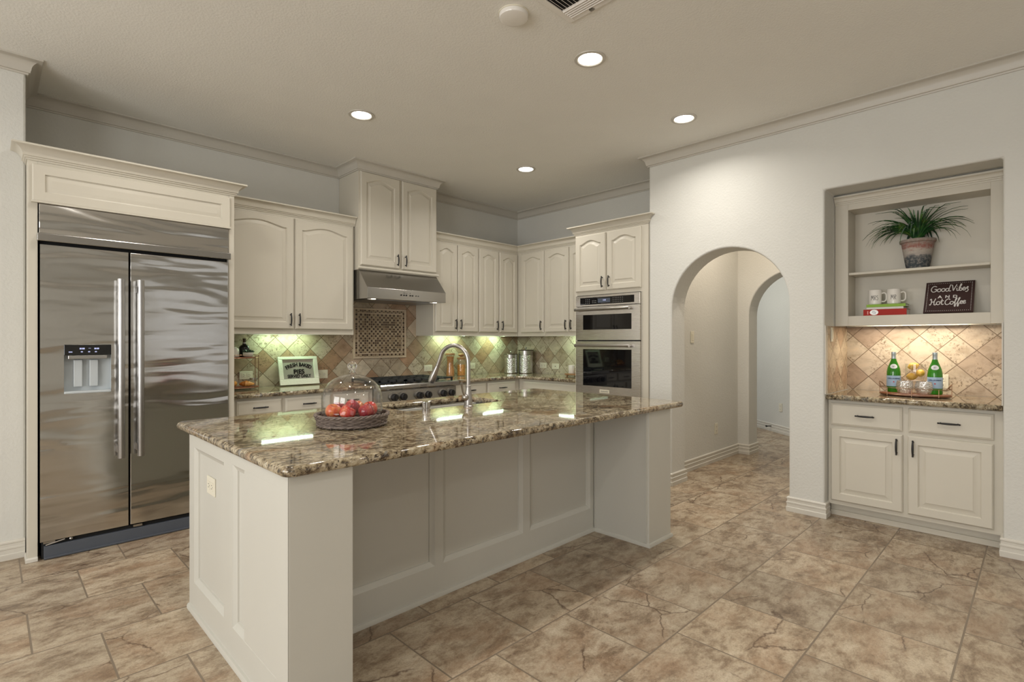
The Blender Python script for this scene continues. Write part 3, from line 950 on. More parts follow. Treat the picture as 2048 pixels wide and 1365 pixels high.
# ================================================================== rangetop
t = thing('rangetop', 'stainless steel gas rangetop with six black knobs', 'rangetop', (2.600, 4.36, 0.702), 0)
RW = 0.924; z0 = 0.702
MB().box(0, RW, 0.03, 0.62, 0.0, 0.216).build('body', M['steel'], t, bev=0.003)
MB().box(0.01, RW - .01, 0.018, 0.03, 0.005, 0.150).build('control_panel', M['steel'], t, bev=0.002)
MB().loops([[(x, y, z) for y, z in [(0.05, .150), (0.0, .166), (-.012, .176), (-.012, .206), (-.004, .216), (0.05, .222)]] for x in (-0.006, RW + .006)]).build('front_nose', M['steel'], t, bev=0.004)
bdg = MB().box(0.418, 0.535, -0.016, -0.010, 0.182, 0.206).build('badge', M['nickel'], t, bev=0.002)
text_mesh('badge_lettering', 'KitchenAid', 0.016, M['ink'], bdg, lambda x, y, z: (0.4765 + x, -0.0164 - z, 0.194 + y), ext=0.0003)
for u in (0.148, 0.250, 0.439, 0.542, 0.734, 0.838):
    kb = MB().cyl((u, 0.018, 0.094), (u, 0.002, 0.094), 0.044, 28).build('knob_bezel', M['nickel'], t, bev=0.003)
    MB().tube([(u, 0.004, 0.094), (u, -0.024, 0.094), (u, -0.030, 0.094)], [0.036, 0.033, 0.028], 28).box(u - .006, u + .006, -.040, -.026, .064, .124).build('knob', M['black'], kb, smooth=True)
for k in range(3):
    x0 = 0.022 + k * 0.297; x1 = x0 + 0.286; b = MB()
    zb, zt = 0.224, 0.252
    for y in (0.060, 0.190, 0.320, 0.450, 0.582): b.box(x0, x1, y, y + 0.016, zt - .014, zt)
    for x in (x0, x0 + .090, x0 + .180, x1 - .016): b.box(x, x + .016, 0.060, 0.598, zt - .016, zt - .001)
    for x in (x0, x1 - .016):
        for y in (0.060, 0.320, 0.582): b.box(x, x + .016, y, y + .016, zb - .008, zt)
    b.build('grate', M['castiron'], t)
    for y in (0.19, 0.46):
        bn = MB().lathe([(0.0, .016), (.040, .016), (.046, .012), (.046, .004), (.055, 0), (.055, -.008)], (x0 + .143, y, 0.218), 24)
        bn.build('burner', M['castiron'], t, smooth=True)

# ================================================================== kitchen island
t = thing('kitchen_island', 'cream panelled kitchen island with two end pillars', 'kitchen island', (0.715, 1.79, 0), 0)
IW = 2.590; ID = 1.225          # overall panel width and depth


def panels(axis_pts, zs, openings, depth=0.019, lip=0.024):
    """flat frame with recessed panels, in the plane y=0 looking along +y"""
    mb = MB()
    us = sorted(set([axis_pts[0], axis_pts[1]] + [o[0] for o in openings] + [o[1] for o in openings]))
    vs = sorted(set([zs[0], zs[1]] + [o[2] for o in openings] + [o[3] for o in openings]))
    for i in range(len(us) - 1):
        for k in range(len(vs) - 1):
            cu, cv = (us[i] + us[i + 1]) / 2, (vs[k] + vs[k + 1]) / 2
            if any(o[0] < cu < o[1] and o[2] < cv < o[3] for o in openings): continue
            mb.add([(us[i], 0, vs[k]), (us[i + 1], 0, vs[k]), (us[i + 1], 0, vs[k + 1]), (us[i], 0, vs[k + 1])], [(0, 1, 2, 3)])
    for o in openings:
        def c(dd, y): return contour(o[0], o[1], o[2], o[3], dd, 0, 1, y)
        mb.loops([c(0, 0), c(0.003, 0.003), c(lip, 0.013), c(lip + .002, depth), c(lip + .006, depth), c(lip + .03, depth - .001), c(lip + .032, depth - .001)], False, True)
    return mb


def place(mb, f):
    mb.v = [f(*v) for v in mb.v]; return mb


# left end: stands at x=0 facing -X; (u, d) -> (d, ID-u)
e = panels((0, ID), (0, 0.876), [(0.085, 0.545, 0.150, 0.815), (0.655, 1.130, 0.150, 0.825)])
place(e, lambda u, d_, z: (d_, ID - u, z)).build('end_panel', M['isl'], t, smooth=25)
# pillars, knee space, back panel
MB().box(0.001, 0.238, 0, 0.432, 0, 0.876).build('pillar', M['isl'], t, bev=0.0025)
MB().box(2.310, IW, 0, 0.432, 0, 0.876).build('pillar', M['isl'], t, bev=0.0025)
f = panels((0.238, 2.310), (0, 0.876), [(0.30, 0.930, 0.165, 0.815), (0.985, 1.590, 0.165, 0.815), (1.650, 2.265, 0.165, 0.815)])
place(f, lambda u, d_, z: (u, 0.435 + d_, z)).build('back_panel', M['isl'], t, smooth=25)
MB().box(0.020, IW, 0.455, ID, 0.10, 0.70).box(0.02, IW, .455, .56, .70, .876).box(IW - .02, IW, .455, ID, .7, .876).box(.02, IW, ID - .02, ID, .7, .876).box(0.02, IW, 0.455, ID - .06, 0, 0.10).build('body', M['isl'], t)
SH = [(0, 0), (.012, 0), (.012, .012), (.008, .022), (0, .025)]
sh = sweep(MB(), SH, [(0, ID), (0, 0), (0.238, 0), (.238, .435), (2.310, .435), (2.310, 0), (IW, 0), (IW, ID)], side=1)
sh.build('base_shoe', M['isl'], t, smooth=30)
b = MB().box(2.298, 2.310, .012, .020, .026, .876)
b.box(2.302, 2.310, 0.420, .428, .026, .876)
b.build('corner_bead', M['isl'], t)

# island worktop with the sink cut-out
HX0, HX1, HY0, HY1 = 1.770, 2.590, 2.670, 3.070
isl = worktop('island_worktop', rrect(0.690, 3.455, 1.758, 3.195, 0.045, 6), 0.8765, 0.914, 'granite', 'long granite worktop covering the kitchen island', 'worktop',
              hole=rrect(HX0, HX1, HY0, HY1, 0.06, 6))


def bowl(x0, x1, y0, y1, ztop, zb, r=0.05):
    L = [[(x, y, ztop) for x, y in rrect(x0, x1, y0, y1, r, 5)],
         [(x, y, ztop - .03) for x, y in rrect(x0 + .002, x1 - .002, y0 + .002, y1 - .002, r, 5)],
         [(x, y, zb + .03) for x, y in rrect(x0 + .010, x1 - .010, y0 + .010, y1 - .010, r, 5)],
         [(x, y, zb + .008) for x, y in rrect(x0 + .020, x1 - .020, y0 + .020, y1 - .020, r, 5)],
         [(x, y, zb) for x, y in rrect(x0 + .045, x1 - .045, y0 + .045, y1 - .045, r, 5)]]
    return MB().loops(L, False, True)


t = thing('sink', 'stainless steel double bowl sink set into the island worktop', 'sink', (2.18, 2.87, 0.706), 0)
mid = 2.115
for x0, x1 in ((HX0 - .006, mid - .008), (mid + .008, HX1 + .006)):
    bw = bowl(x0 - 2.18, x1 - 2.18, HY0 - .006 - 2.87, HY1 + .006 - 2.87, 0.166, 0.0)
    bw.v = [(a, b_, c) for a, b_, c in bw.v]
    o = bw.build('bowl', M['sinksteel'], t, smooth=50)
    MB().lathe([(0, .002), (.03, .002), (.042, .004), (.045, .001)], ((x0 + x1) / 2 - 2.18, 0.02, 0), 20).build('drain', M['chrome'], o, smooth=True)
MB().box(mid - .0085 - 2.18, mid + .0085 - 2.18, HY0 - 2.87, HY1 - 2.87, .10, .158).build('divider', M['sinksteel'], t, bev=.004)

# ---- faucet
fx, fy = 2.183, 2.595
t = thing('faucet', 'brushed nickel gooseneck kitchen faucet with pull-down head', 'faucet', (fx, fy, 0.914), 0)
MB().lathe([(.0, 0), (.030, 0), (.030, .006), (.026, .010), (.0255, .03), (.0245, .06), (.019, .10), (.0155, .125), (.0175, .128), (.0175, .136), (.0145, .139), (.0145, .15)], (0, 0, 0), 28).build('base', M['nickel'], t, smooth=30)
dx, dy = -0.085, 0.262
pts = [(0, 0, .145), (0, 0, .20), (0, 0, .265)]
for k in range(1, 13):
    a = PI * 0.93 * k / 12
    s_ = (1 - math.cos(a)) / 2
    pts.append((dx * .80 * s_, dy * .80 * s_, .275 + .118 * math.sin(a) ** 0.9 if math.sin(a) > 0 else .275))
e_ = pts[-1]
pts.append((dx * .86, dy * .86, e_[2] - .045))
MB().tube(smooth_path(pts, 3), 0.0132, 16).build('spout', M['nickel'], t, smooth=True)
q0 = Vector(pts[-1]); q1 = Vector((dx * 1.06, dy * 1.06, q0.z - .112))
dv = (q1 - q0)
hd = MB().tube([q0 + dv * k for k in (-.04, 0, .012)], [.0142, .0142, .0142], 16).tube([q0 + dv * k for k in (.03, .3, .6, .88, 1.0)], [.0145, .018, .0225, .0245, .022], 18)
hd.build('spray_head', M['nickel'], t, smooth=50)
MB().ball(q0 + dv * .55 + Vector((.018, .0, .012)), .009, 8, 6, 1, 1, 2.2).build('spray_button', M['ink'], t, smooth=True)
MB().ball((-.034, -.010, .062), .0215, 16, 10).tube([(0, 0, .062), (-.034, -.010, .062)], .017, 14).tube([(-.040, -.014, .070), (-.060, -.020, .10), (-.078, -.026, .158)], [.0075, .0065, .0085], 10).build('lever_handle', M['nickel'], t, smooth=True)
# ---- chrome air gap
o = MB().lathe([(0, .058), (.022, .058), (.0245, .055), (.0245, .022), (.0215, .020), (.0215, .0165), (.0255, .0155), (.0255, 0), (0, 0)], (0, 0, 0), 28).build('air_gap_cap', M['chrome'], smooth=30)
o.location = (1.862, 2.604, 0.914); tag(o, 'small polished chrome air gap cap beside the sink', 'air gap')

# ================================================================== niche with coffee bar
NX = 4.555
nb = base_cab('cream two-door coffee bar cabinet standing in the wall niche', (NX, 1.154), -PI / 2, 0.979, 5.112 - NX,
              [('d', .020, .462, .700, .868), ('d', .496, .936, .700, .868), ('p', .020, .464, .130, .676, 'r'), ('p', .491, .935, .130, .676, 'l')], toe=.075, top=.891)
MB().box(0, .979, .058, .075, 0, .040).build('toe_moulding', M['cab'], nb, bev=.004)
worktop('niche_worktop', [(4.487, .174), (5.113, .174), (5.113, 1.155), (4.487, 1.155)], .892, .932, 'granite', 'short granite worktop in the wall niche holding the bottle tray', 'worktop')
struct(MB().box(5.1135, 5.1149, .172, 1.157, .932, 1.4505).build('wall_niche_tiles', M['bs_niche']))
struct(MB().box(4.520, 5.1135, 1.1555, 1.1569, .932, 1.4505).build('wall_niche_side_tiles', M['bs_nside']))
struct(MB().box(4.470, 4.520, 1.150, 1.157, .933, 1.452).box(4.470, 4.500, .172, .179, .933, 1.452).build('trim_3', M['trim']))
SX = 4.742
t = thing('shelf_cabinet', 'cream open-fronted shelf cabinet with crown hung in the wall niche', 'cabinet', (SX, 1.154, 1.452), -PI / 2)
SW = 0.979; SH_ = 0.950
MB().box(0, .089, 0, .020, 0, SH_).box(.910, SW, 0, .020, 0, SH_).box(.089, .910, 0, .020, .0, .076).box(.089, .910, 0, .020, .900, SH_).box(.0, SW, .0, .12, SH_ + .030, 1.0225).build('face_frame', M['cab'], t, bev=.0015)
MB().box(.071, .089, .020, .222, .0, SH_).box(.910, .928, .020, .222, .0, SH_).box(.071, .928, .020, .36, .040, .058).box(.089, .910, .020, .222, .058, .076).box(.089, .910, .020, .222, .900, .918).build('side_panels', M['cab'], t)
MB().box(.071, .928, .222, .232, 0, SH_).build('back_panel', M['cab'], t)
MB().box(.0892, .9098, .012, .2215, .394, .414).build('shelf', M['cab'], t, bev=.005)
sweep(MB(), crown_prof(SH_ - .004, .062, .046), [(0.0, 0), (SW, 0)], side=1).build('crown_moulding', M['cab'], t, smooth=30)

ZB = 1.452 + .0765        # lower shelf
ZS = 1.452 + .4145        # upper shelf

# ---- potted plant
t = thing('potted_plant', 'spiky green grass plant in a weathered clay pot on the upper niche shelf', 'plant', (4.855, .648, ZS), 0)


def pot_mat():
    m = NT('weathered_pot'); co = m.coord()
    z = m.n('ShaderNodeSeparateXYZ', ins={0: co}).outputs[2]
    n = m.noise(m.map(co, (1, 1, 2.4)), 22, 6, .7)
    zz = m.math('ADD', z, m.math('MULTIPLY_ADD', n, .10, -.05))
    c = m.ramp(m.math('MULTIPLY', zz, 4.4), [(0.20, (.040, .050, .058)), (.36, (.075, .085, .092)), (.43, (.36, .32, .29)), (.58, (.42, .37, .32)), (.68, (.26, .085, .065)), (.80, (.27, .17, .14)), (.9, (.24, .20, .17))])
    c = m.mix(m.ramp(m.noise(co, 60, 4, .7), [(.48, 0.0), (.62, .55)]), c, (.33, .30, .27))
    m.bsdf(Base_Color=c, Roughness=.8)
    return m.m


M['pot'] = pot_mat()
MB().lathe([(0, 0), (.066, 0), (.072, .02), (.098, .188), (.107, .192), (.110, .200), (.109, .212), (.101, .214), (.094, .190), (0, .186)], (0, 0, 0), 32).build('pot', M['pot'], t, smooth=35)
M['moss'] = plain('dark_moss', (.035, .022, .015), .9)
b = MB()
for k in range(46):
    a = random.random() * 2 * PI; r = random.random() * .075
    b.ball((r * math.cos(a), r * math.sin(a), .196), .016 + random.random() * .010, 6, 4)
b.build('moss', M['moss'], t)


def leaf_mat():
    m = NT('grass_leaf'); co = m.coord()
    m.bsdf(Base_Color=m.ramp(m.noise(co, 16, 2), [(.35, (.006, .030, .012)), (.55, (.020, .085, .018)), (.72, (.11, .19, .025))]), Roughness=.38)
    return m.m


b = MB(); rl = random.Random(5)
for k in range(96):
    a = rl.random() * 2 * PI; tilt = .25 + rl.random() ** .75 * 1.15
    ln = .29 + rl.random() * .15
    dx_, dy_ = math.cos(a), math.sin(a)
    sx_ = .50 if dx_ > 0 else .7
    P = []; n = 9; ang = PI / 2 - tilt * .35; x = z = 0
    for i in range(n):
        P.append((.012 * math.cos(a) + dx_ * x * sx_, .012 * math.sin(a) + dy_ * x, .195 + z))
        x += ln / (n - 1) * math.cos(ang); z += ln / (n - 1) * math.sin(ang); ang -= tilt * .235
    L1 = []; L2 = []; L3 = []
    for i, q in enumerate(P):
        w = .0074 * (1 - (i / (n - 1)) ** 2.2) + .0004
        px_, py_ = -dy_, dx_
        zc = min(q[2], .445); xc = min(max(q[0], -.10), .093)
        L1.append((xc + px_ * w, q[1] + py_ * w, zc + w * .5)); L2.append((xc, q[1], zc - .0015)); L3.append((xc - px_ * w, q[1] - py_ * w, zc + w * .5))
    for A, B in ((L1, L2), (L2, L3)):
        for i in range(n - 1): b.add([A[i], A[i + 1], B[i + 1], B[i]], [(0, 1, 2, 3)])
b.build('foliage', leaf_mat(), t, smooth=60)

# ---- books and mugs
def book(label, z, th, y0, y1, x0, x1, col, pages=True):
    t = thing('book', label, 'book', (x0, y0, z), -PI / 2)
    w = y0 - y1; dpt = x1 - x0
    c = plain('book_cover', col, .5, spec=.25)
    MB().box(0, w, 0, .006, 0, th).box(0, w, .006, dpt, 0, .003).box(0, w, .006, dpt, th - .003, th).build('cover', c, t, bev=.001)
    MB().box(.004, w - .004, .006, dpt - .004, .003, th - .003).build('pages', M['white'], t)
    return t


rb = book('thick red cookbook with a round white emblem on its spine', ZB, .048, .977, .706, 4.800, 4.950, (.40, .016, .008))
em = MB().lathe([(0, 0), (.026, 0), (.026, .0008), (0, .0008)], (0, 0, 0), 28)
place(em, lambda x, y, z: (.070 + x * 1.05, -z, .025 + y * .78)); em.build('emblem', M['white'], rb, label='white oval emblem')
sk = MB()
for pts in ([(-.004, -.012), (-.005, .004), (.0, .012), (.004, .004), (.004, -.012)], [(.008, -.010), (.010, .003), (.014, .002)], [(-.012, -.004), (-.009, .006), (-.012, .010)]):
    stroke(sk, pts, .0012, lambda x, y, z: (.070 + x, -.0010, .025 + y))
sk.build('emblem_figure', plain('grey_blue_ink', (.20, .25, .36), .5), rb)
MB().box(.026, .033, -.0006, 0, .010, .036).build('spine_lettering', plain('pale_red_ink', (.72, .32, .28), .5), rb)
book('thin white book lying on the red cookbook', ZB + .0484, .016, .957, .725, 4.802, 4.948, (.72, .70, .66))
book('thin green book on top of the book stack under the mugs', ZB + .0648, .021, .957, .712, 4.801, 4.949, (.27, .46, .06))
ZM = ZB + .0862


def mug(label, x, y, z, r, h, rot):
    t = thing('mug', label, 'mug', (x, y, z), rot)
    MB().lathe([(0, 0), (r * .90, 0), (r, .006), (r, h - .003), (r * .98, h), (r * .94, h - .002), (r * .93, .008), (0, .007)], (0, 0, 0), 36).build('cup', M['white'], t, smooth=35)
    pts = [(r * .97, 0, h * .76), (r * 1.35, 0, h * .80), (r * 1.62, 0, h * .70), (r * 1.66, 0, h * .50), (r * 1.60, 0, h * .30), (r * 1.30, 0, h * .20), (r * .97, 0, h * .22)]
    MB().tube(smooth_path(pts, 4), .0052, 8).build('handle', M['white'], t, smooth=True)
    return t


def mug_text(t, strokes, r, h, a0, sc=1.0):
    b = MB()
    for pts in strokes:
        stroke(b, pts, .0012, lambda x, y, z: ((r + .0004) * math.cos(a0 + x / r), (r + .0004) * math.sin(a0 + x / r), h * .30 + y), 3)
    b.build('lettering', M['ink'], t)


LM = [[(0, 0), (.003, .036)], [(.003, .036), (.008, .012)], [(.008, .012), (.014, .036)], [(.014, .036), (.017, 0)]]
def sh_(S, d): return [[(x + d, y) for x, y in s] for s in S]
LR = [[(0, 0), (.001, .034)], [(.001, .034), (.009, .032), (.009, .022), (.001, .019)], [(.001, .019), (.010, 0)]]
LS = [[(.009, .032), (.003, .034), (.001, .026), (.007, .018), (.009, .008), (.004, .0), (.0, .004)]]
for lb, y, st in (('white mug lettered MRS on the left of the book stack', .912, LM + sh_(LR, .022) + sh_(LS, .036)), ('white mug lettered MR on the right of the book stack', .793, LM + sh_(LR, .022))):
    m_ = mug(lb, 4.862, y, ZM, .0435, .112, -PI / 2)
    w = .045 if 'MRS' in lb else .032
    mug_text(m_, [[(x - w / 2, y_) for x, y_ in s] for s in st], .0435, .112, -PI / 2 + .10)

# ---- hand lettered coffee sign, leaning on the back of the shelf
t = thing('coffee_sign', 'dark wooden sign with white lettering Good Vibes and Hot Coffee', 'sign', (4.778, .606, ZB), -PI / 2)
lean = math.atan2(.168, .228); HS = .285; WS = .272
M['darkwood'] = plain('dark_stained_board', (.040, .017, .016), .55, bumpy=.2)
def sg(x, y, z=0.0): return (x, y * math.sin(lean) + z * -math.cos(lean) + .0, y * math.cos(lean) + z * math.sin(lean) + 0.002)
b = MB()
for k in range(3):
    y0, y1 = HS * k / 3 + .0006, HS * (k + 1) / 3 - .0006
    vs = [sg(x, y, z) for z in (0, .010) for x, y in ((0, y0), (WS, y0), (WS, y1), (0, y1))]
    b.add(vs, [(0, 1, 2, 3), (4, 5, 6, 7), (0, 1, 5, 4), (1, 2, 6, 5), (2, 3, 7, 6), (3, 0, 4, 7)])
b.build('board', M['darkwood'], t)
M['chalk'] = plain('white_sign_paint', (.74, .72, .70), .6)
b = MB()
for k in range(24):
    u = .014 + (WS - .028) * k / 23
    for v in (.016, HS - .016): b.ball(sg(u, v, .0105), .0022, 6, 4)
for k in range(1, 23):
    v = .016 + (HS - .032) * k / 23
    for u in (.014, WS - .014): b.ball(sg(u, v, .0105), .0022, 6, 4)
b.build('dotted_border', M['chalk'], t)
GL = {  # brush lettering: strokes in a unit em
    'G': [[(.62, .85), (.35, 1.0), (.08, .75), (.02, .35), (.22, .02), (.55, .12), (.62, .42)], [(.38, .44), (.62, .44), (.72, .10)]],
    'o': [[(.30, .52), (.08, .45), (.03, .20), (.18, .0), (.38, .12), (.40, .40), (.24, .52)], [(.38, .36), (.52, .40)]],
    'd': [[(.36, .46), (.12, .48), (.03, .20), (.16, .0), (.34, .12), (.42, .50)], [(.56, 1.08), (.46, .70), (.40, .15), (.50, .0), (.60, .08)]],
    'V': [[(.0, .98), (.10, .92), (.22, .02)], [(.22, .02), (.40, .55), (.58, 1.05)]],
    'i': [[(.05, .46), (.06, .10), (.16, .0), (.26, .10)], [(.10, .70), (.11, .74)]],
    'b': [[(.02, .30), (.20, 1.05), (.30, 1.0), (.12, .45), (.10, .05), (.28, .0), (.38, .20), (.26, .42), (.12, .34)]],
    'e': [[(.02, .22), (.26, .30), (.28, .48), (.12, .48), (.04, .20), (.16, .0), (.36, .10)]],
    's': [[(.0, .12), (.22, .56), (.30, .46), (.20, .30), (.32, .05), (.18, -.25), (.02, -.20)]],
    'H': [[(.02, .80), (.14, .98), (.18, .40), (.08, .0), (.0, .10)], [(.62, 1.0), (.48, .50), (.50, .05), (.62, .0), (.72, .10)], [(.14, .45), (.50, .52)]],
    't': [[(.16, .90), (.12, .20), (.22, .0), (.34, .08)], [(.0, .58), (.34, .62)]],
    'C': [[(.60, .82), (.42, 1.0), (.12, .75), (.04, .30), (.24, .0), (.58, .14)]],
    'f': [[(.02, .22), (.24, .70), (.34, 1.02), (.24, 1.04), (.16, .60), (.10, -.30), (.18, -.36), (.22, -.05), (.34, .16)]]}
ADV = {'G': .70, 'o': .46, 'd': .56, 'V': .56, 'i': .26, 'b': .40, 'e': .34, 's': .34, 'H': .72, 't': .32, 'C': .60, 'f': .34, ' ': .12}


def brush(b, s, x0, y0, em, w, slope=0.0, ly=1.0):
    x = x0
    for ch in s:
        for st in GL.get(ch, []):
            stroke(b, [(x + px * em, y0 + py * em * ly + (x + px * em - x0) * slope) for px, py in st], w, lambda u, v, z: sg(u, v, .0105), 4)
        x += ADV[ch] * em


for wd_, u, v, em_, sl in (('Good', .032, .190, .050, .03), ('Vibes', .146, .194, .049, .03), ('Hot', .032, .070, .051, .02), ('Coffee', .116, .068, .047, .06)):
    b = MB(); brush(b, wd_, u, v, em_, .0030, sl, 1.12); b.build('brush_lettering', M['chalk'], t)
items = []
for k, ch in enumerate('AND'):
    items.append((ch, .034, (lambda u: (lambda x, y, z: sg(u + x, .142 + y, .0106 + z)))(.086 + k * .042), .0010))
join_text('capital_lettering', items, M['chalk'], t)

# ---- serving tray with bottles, tumblers and lemons
ZN = .932
t = thing('serving_tray', 'oval wooden tray with a wire rail on the niche worktop', 'tray', (4.800, .660, ZN), 0)
def oval(rx, ry, z, n=40, a0=0): return [(rx * math.cos(2 * PI * i / n), ry * math.sin(2 * PI * i / n), z) for i in range(n)]
MB().loops([oval(.115, .205, .004), oval(.120, .210, .008), oval(.120, .210, .018), oval(.116, .206, .021)]).build('board', M['woodred'], t, smooth=40)
b = MB()
b.tube(oval(.121, .211, .012), .0030, 6, closed=True)
rail = [(.121 * math.cos(a), .211 * math.sin(a), .060) for a in [2 * PI * k / 40 for k in range(40)]]
b.tube(rail, .0022, 6, closed=True)
for k in range(8):
    a = 2 * PI * k / 8
    zt = .062 + (.030 if k in (2, 6) else 0)
    b.tube([(.121 * math.cos(a), .211 * math.sin(a), .004), (.121 * math.cos(a), .211 * math.sin(a), zt)], .0026, 6)
for s in (-1, 1):
    pts = [(-.055, s * .188, .060), (-.045, s * .203, .085), (0, s * .214, .098), (.045, s * .203, .085), (.055, s * .188, .060)]
    b.tube(smooth_path(pts, 4), .0026, 6)
b.build('wire_rail', M['copper'], t, smooth=True)
ZT = ZN + .0214


def bottle_glass(name, col):
    m = NT(name)
    m.bsdf(Base_Color=(*col, 1), Roughness=.05, Transmission_Weight=.55, IOR=1.45, Specular_IOR_Level=.6)
    return m.m


M['greenglass'] = bottle_glass('green_bottle_glass', (.05, .34, .022))
M['bluelabel'] = plain('pale_blue_label', (.36, .50, .66), .5)
M['whitelabel'] = plain('white_label', (.72, .73, .75), .5)
M['navy'] = plain('navy_print', (.015, .025, .11), .5)
M['redstar'] = plain('red_print', (.55, .02, .02), .5)
M['foil'] = plain('silver_blue_foil', (.45, .52, .55), .35, .6)


def water_bottle(label, x, y, z):
    t = thing('water_bottle', label, 'bottle', (x, y, z), 0, 'sparkling water bottles on the tray')
    R = .0440
    prof = [(0, 0), (R * .93, 0), (R, .006), (R, .128), (R * .985, .150), (R * .88, .178), (R * .66, .206), (R * .44, .232), (R * .335, .252), (R * .32, .285), (0, .285)]
    MB().lathe(prof, (0, 0, 0), 36).build('glass', M['greenglass'], t, smooth=40)
    MB().lathe([(0, .300), (.0150, .299), (.0160, .294), (.0160, .282), (.0148, .279), (.0152, .252), (.0158, .246)], (0, 0, 0), 28).build('cap', M['foil'], t, smooth=40)
    lab = MB().lathe([(R + .0004, .042), (R + .0006, .043), (R + .0006, .121), (R + .0004, .122)], (0, 0, 0), 40).build('main_label', M['bluelabel'], t, smooth=True)
    A0 = math.atan2(-y, -x)          # the label faces the room
    def cylw(rr, h): return lambda u, v, w: ((rr + w) * math.cos(A0 + u / rr), (rr + w) * math.sin(A0 + u / rr), h + v)
    text_mesh('label_lettering', 'S.PELLEGRINO', .0135, M['navy'], lab, cylw(R + .0010, .100), ext=.0002, bold=.0004)
    st = MB(); pts = []
    for k in range(10):
        a = PI / 2 + k * PI / 5; rr = .0075 if k % 2 == 0 else .0032
        pts.append((rr * math.cos(a), rr * math.sin(a)))
    f_ = cylw(R + .0008, .076)
    st.add([f_(u, v, .0004) for u, v in pts], [tuple(range(10))]); st.build('red_star', M['redstar'], lab)
    def rr_(h):
        for (r0, z0), (r1, z1) in zip(prof, prof[1:]):
            if z0 <= h <= z1 and z1 > z0: return r0 + (r1 - r0) * (h - z0) / (z1 - z0)
        return R
    def neck(u, v, w):
        h = .192 + v; q = rr_(h) + .0012 + w
        return (q * math.cos(A0 + u / .036), q * math.sin(A0 + u / .036), h)
    nl = MB(); N = 28
    ringp = [[neck(.0240 * s * math.cos(2 * PI * i / N), .0175 * s * math.sin(2 * PI * i / N), 0) for i in range(N)] for s in (1, .7, .4, .05)]
    nl.loops(ringp, False, True)
    o = nl.build('neck_label', M['whitelabel'], t, smooth=True)
    text_mesh('neck_lettering', '1899', .0085, M['navy'], o, lambda u, v, w: neck(u, v - .002, .0006), ext=.0002, bold=.0003)
    return t


water_bottle('green sparkling water bottle at the left end of the niche tray', 4.850, .792, ZT)
water_bottle('green sparkling water bottle at the right end of the niche tray', 4.828, .545, ZT)


def crystal():
    m = NT('cut_crystal'); co = m.coord()
    vo = m.n('ShaderNodeTexVoronoi', ins={'Vector': co, 'Scale': 110.0})
    nrm = m.bump(vo.outputs[0], .8, .004)
    tr = m.n('ShaderNodeBsdfTransparent', ins={'Color': (.93, .93, .93, 1)})
    gl = m.n('ShaderNodeBsdfGlossy', ins={'Color': (.95, .95, .95, 1), 'Roughness': .08, 'Normal': nrm})
    mx = m.n('ShaderNodeMixShader', ins={0: m.math('MULTIPLY_ADD', m.ramp(vo.outputs[0], [(.2, 0.0), (.6, 1.0)]), .30, .16)})
    m.t.links.new(tr.outputs[0], mx.inputs[1]); m.t.links.new(gl.outputs[0], mx.inputs[2]); m.t.links.new(mx.outputs[0], m.out.inputs[0])
    return m.m


M['crystal'] = crystal()
M['glass'] = thin_glass('clear_glass', (.98, .98, .98))
tum = MB().lathe([(0, 0), (.034, 0), (.044, .010), (.053, .038), (.054, .058), (.047, .092), (.045, .092), (.051, .058), (.050, .040), (.040, .014), (0, .010)], (0, 0, 0), 32)
o1 = tum.build('tumbler', M['crystal'], smooth=35); o1.location = (4.746, .709, ZT)
tag(o1, 'cut crystal tumbler nearer the left bottle on the tray', 'glass', 'crystal tumblers on the tray')
o2 = o1.copy(); COL.objects.link(o2); o2.location = (4.742, .598, ZT); o2['label'] = 'cut crystal tumbler nearer the right bottle on the tray'
t = MB().lathe([(0, 0), (.042, .001), (.042, .003), (.008, .008), (.006, .012), (.006, .058), (.012, .066), (.050, .090), (.063, .125), (.064, .160), (.061, .212), (.0595, .212), (.062, .160), (.061, .126), (.048, .093), (.010, .071), (0, .070)], (0, 0, 0), 36).build('goblet', M['glass'], smooth=35)
t.location = (4.868, .662, ZT); tag(t, 'clear stemmed goblet filled with lemons behind the tumblers', 'glass')


def lemon_mat():
    m = NT('lemon_peel'); co = m.coord()
    m.bsdf(Base_Color=m.mix(m.noise(co, 12, 2), (.62, .34, .035), (.68, .42, .06)), Roughness=.4, Normal=m.bump(m.noise(co, 220, 2), .25, .002))
    return m.m


M['lemon'] = lemon_mat()
lm = MB(); L = []
for k in range(15):
    a = -PI / 2 + PI * k / 14
    r = .0272 * math.cos(a) ** .85 if 0 < k < 14 else .001
    z = .0310 * math.sin(a) + (.006 if k > 12 else -.004 if k < 2 else 0)
    L.append([(r * math.cos(2 * PI * i / 20), r * math.sin(2 * PI * i / 20), z) for i in range(20)])
lm.loops(L)
lem = lm.build('lemon', M['lemon'], smooth=True)
LP = [('lemon at the top of the goblet', (.000, .014, .194), (1.2, .4, .3)), ('lemon on the right in the goblet', (-.008, -.029, .146), (1.1, 1.0, 1.2)), ('lemon low on the left in the goblet', (.004, .024, .117), (1.4, -.6, .2))]
for k, (lb, q, r) in enumerate(LP):
    o = lem if k == 0 else lem.copy()
    if k: COL.objects.link(o)
    o.location = (4.868 + q[0], .662 + q[1], ZT + q[2]); o.rotation_euler = r
    tag(o, 'yellow ' + lb, 'lemon', 'lemons in the goblet')

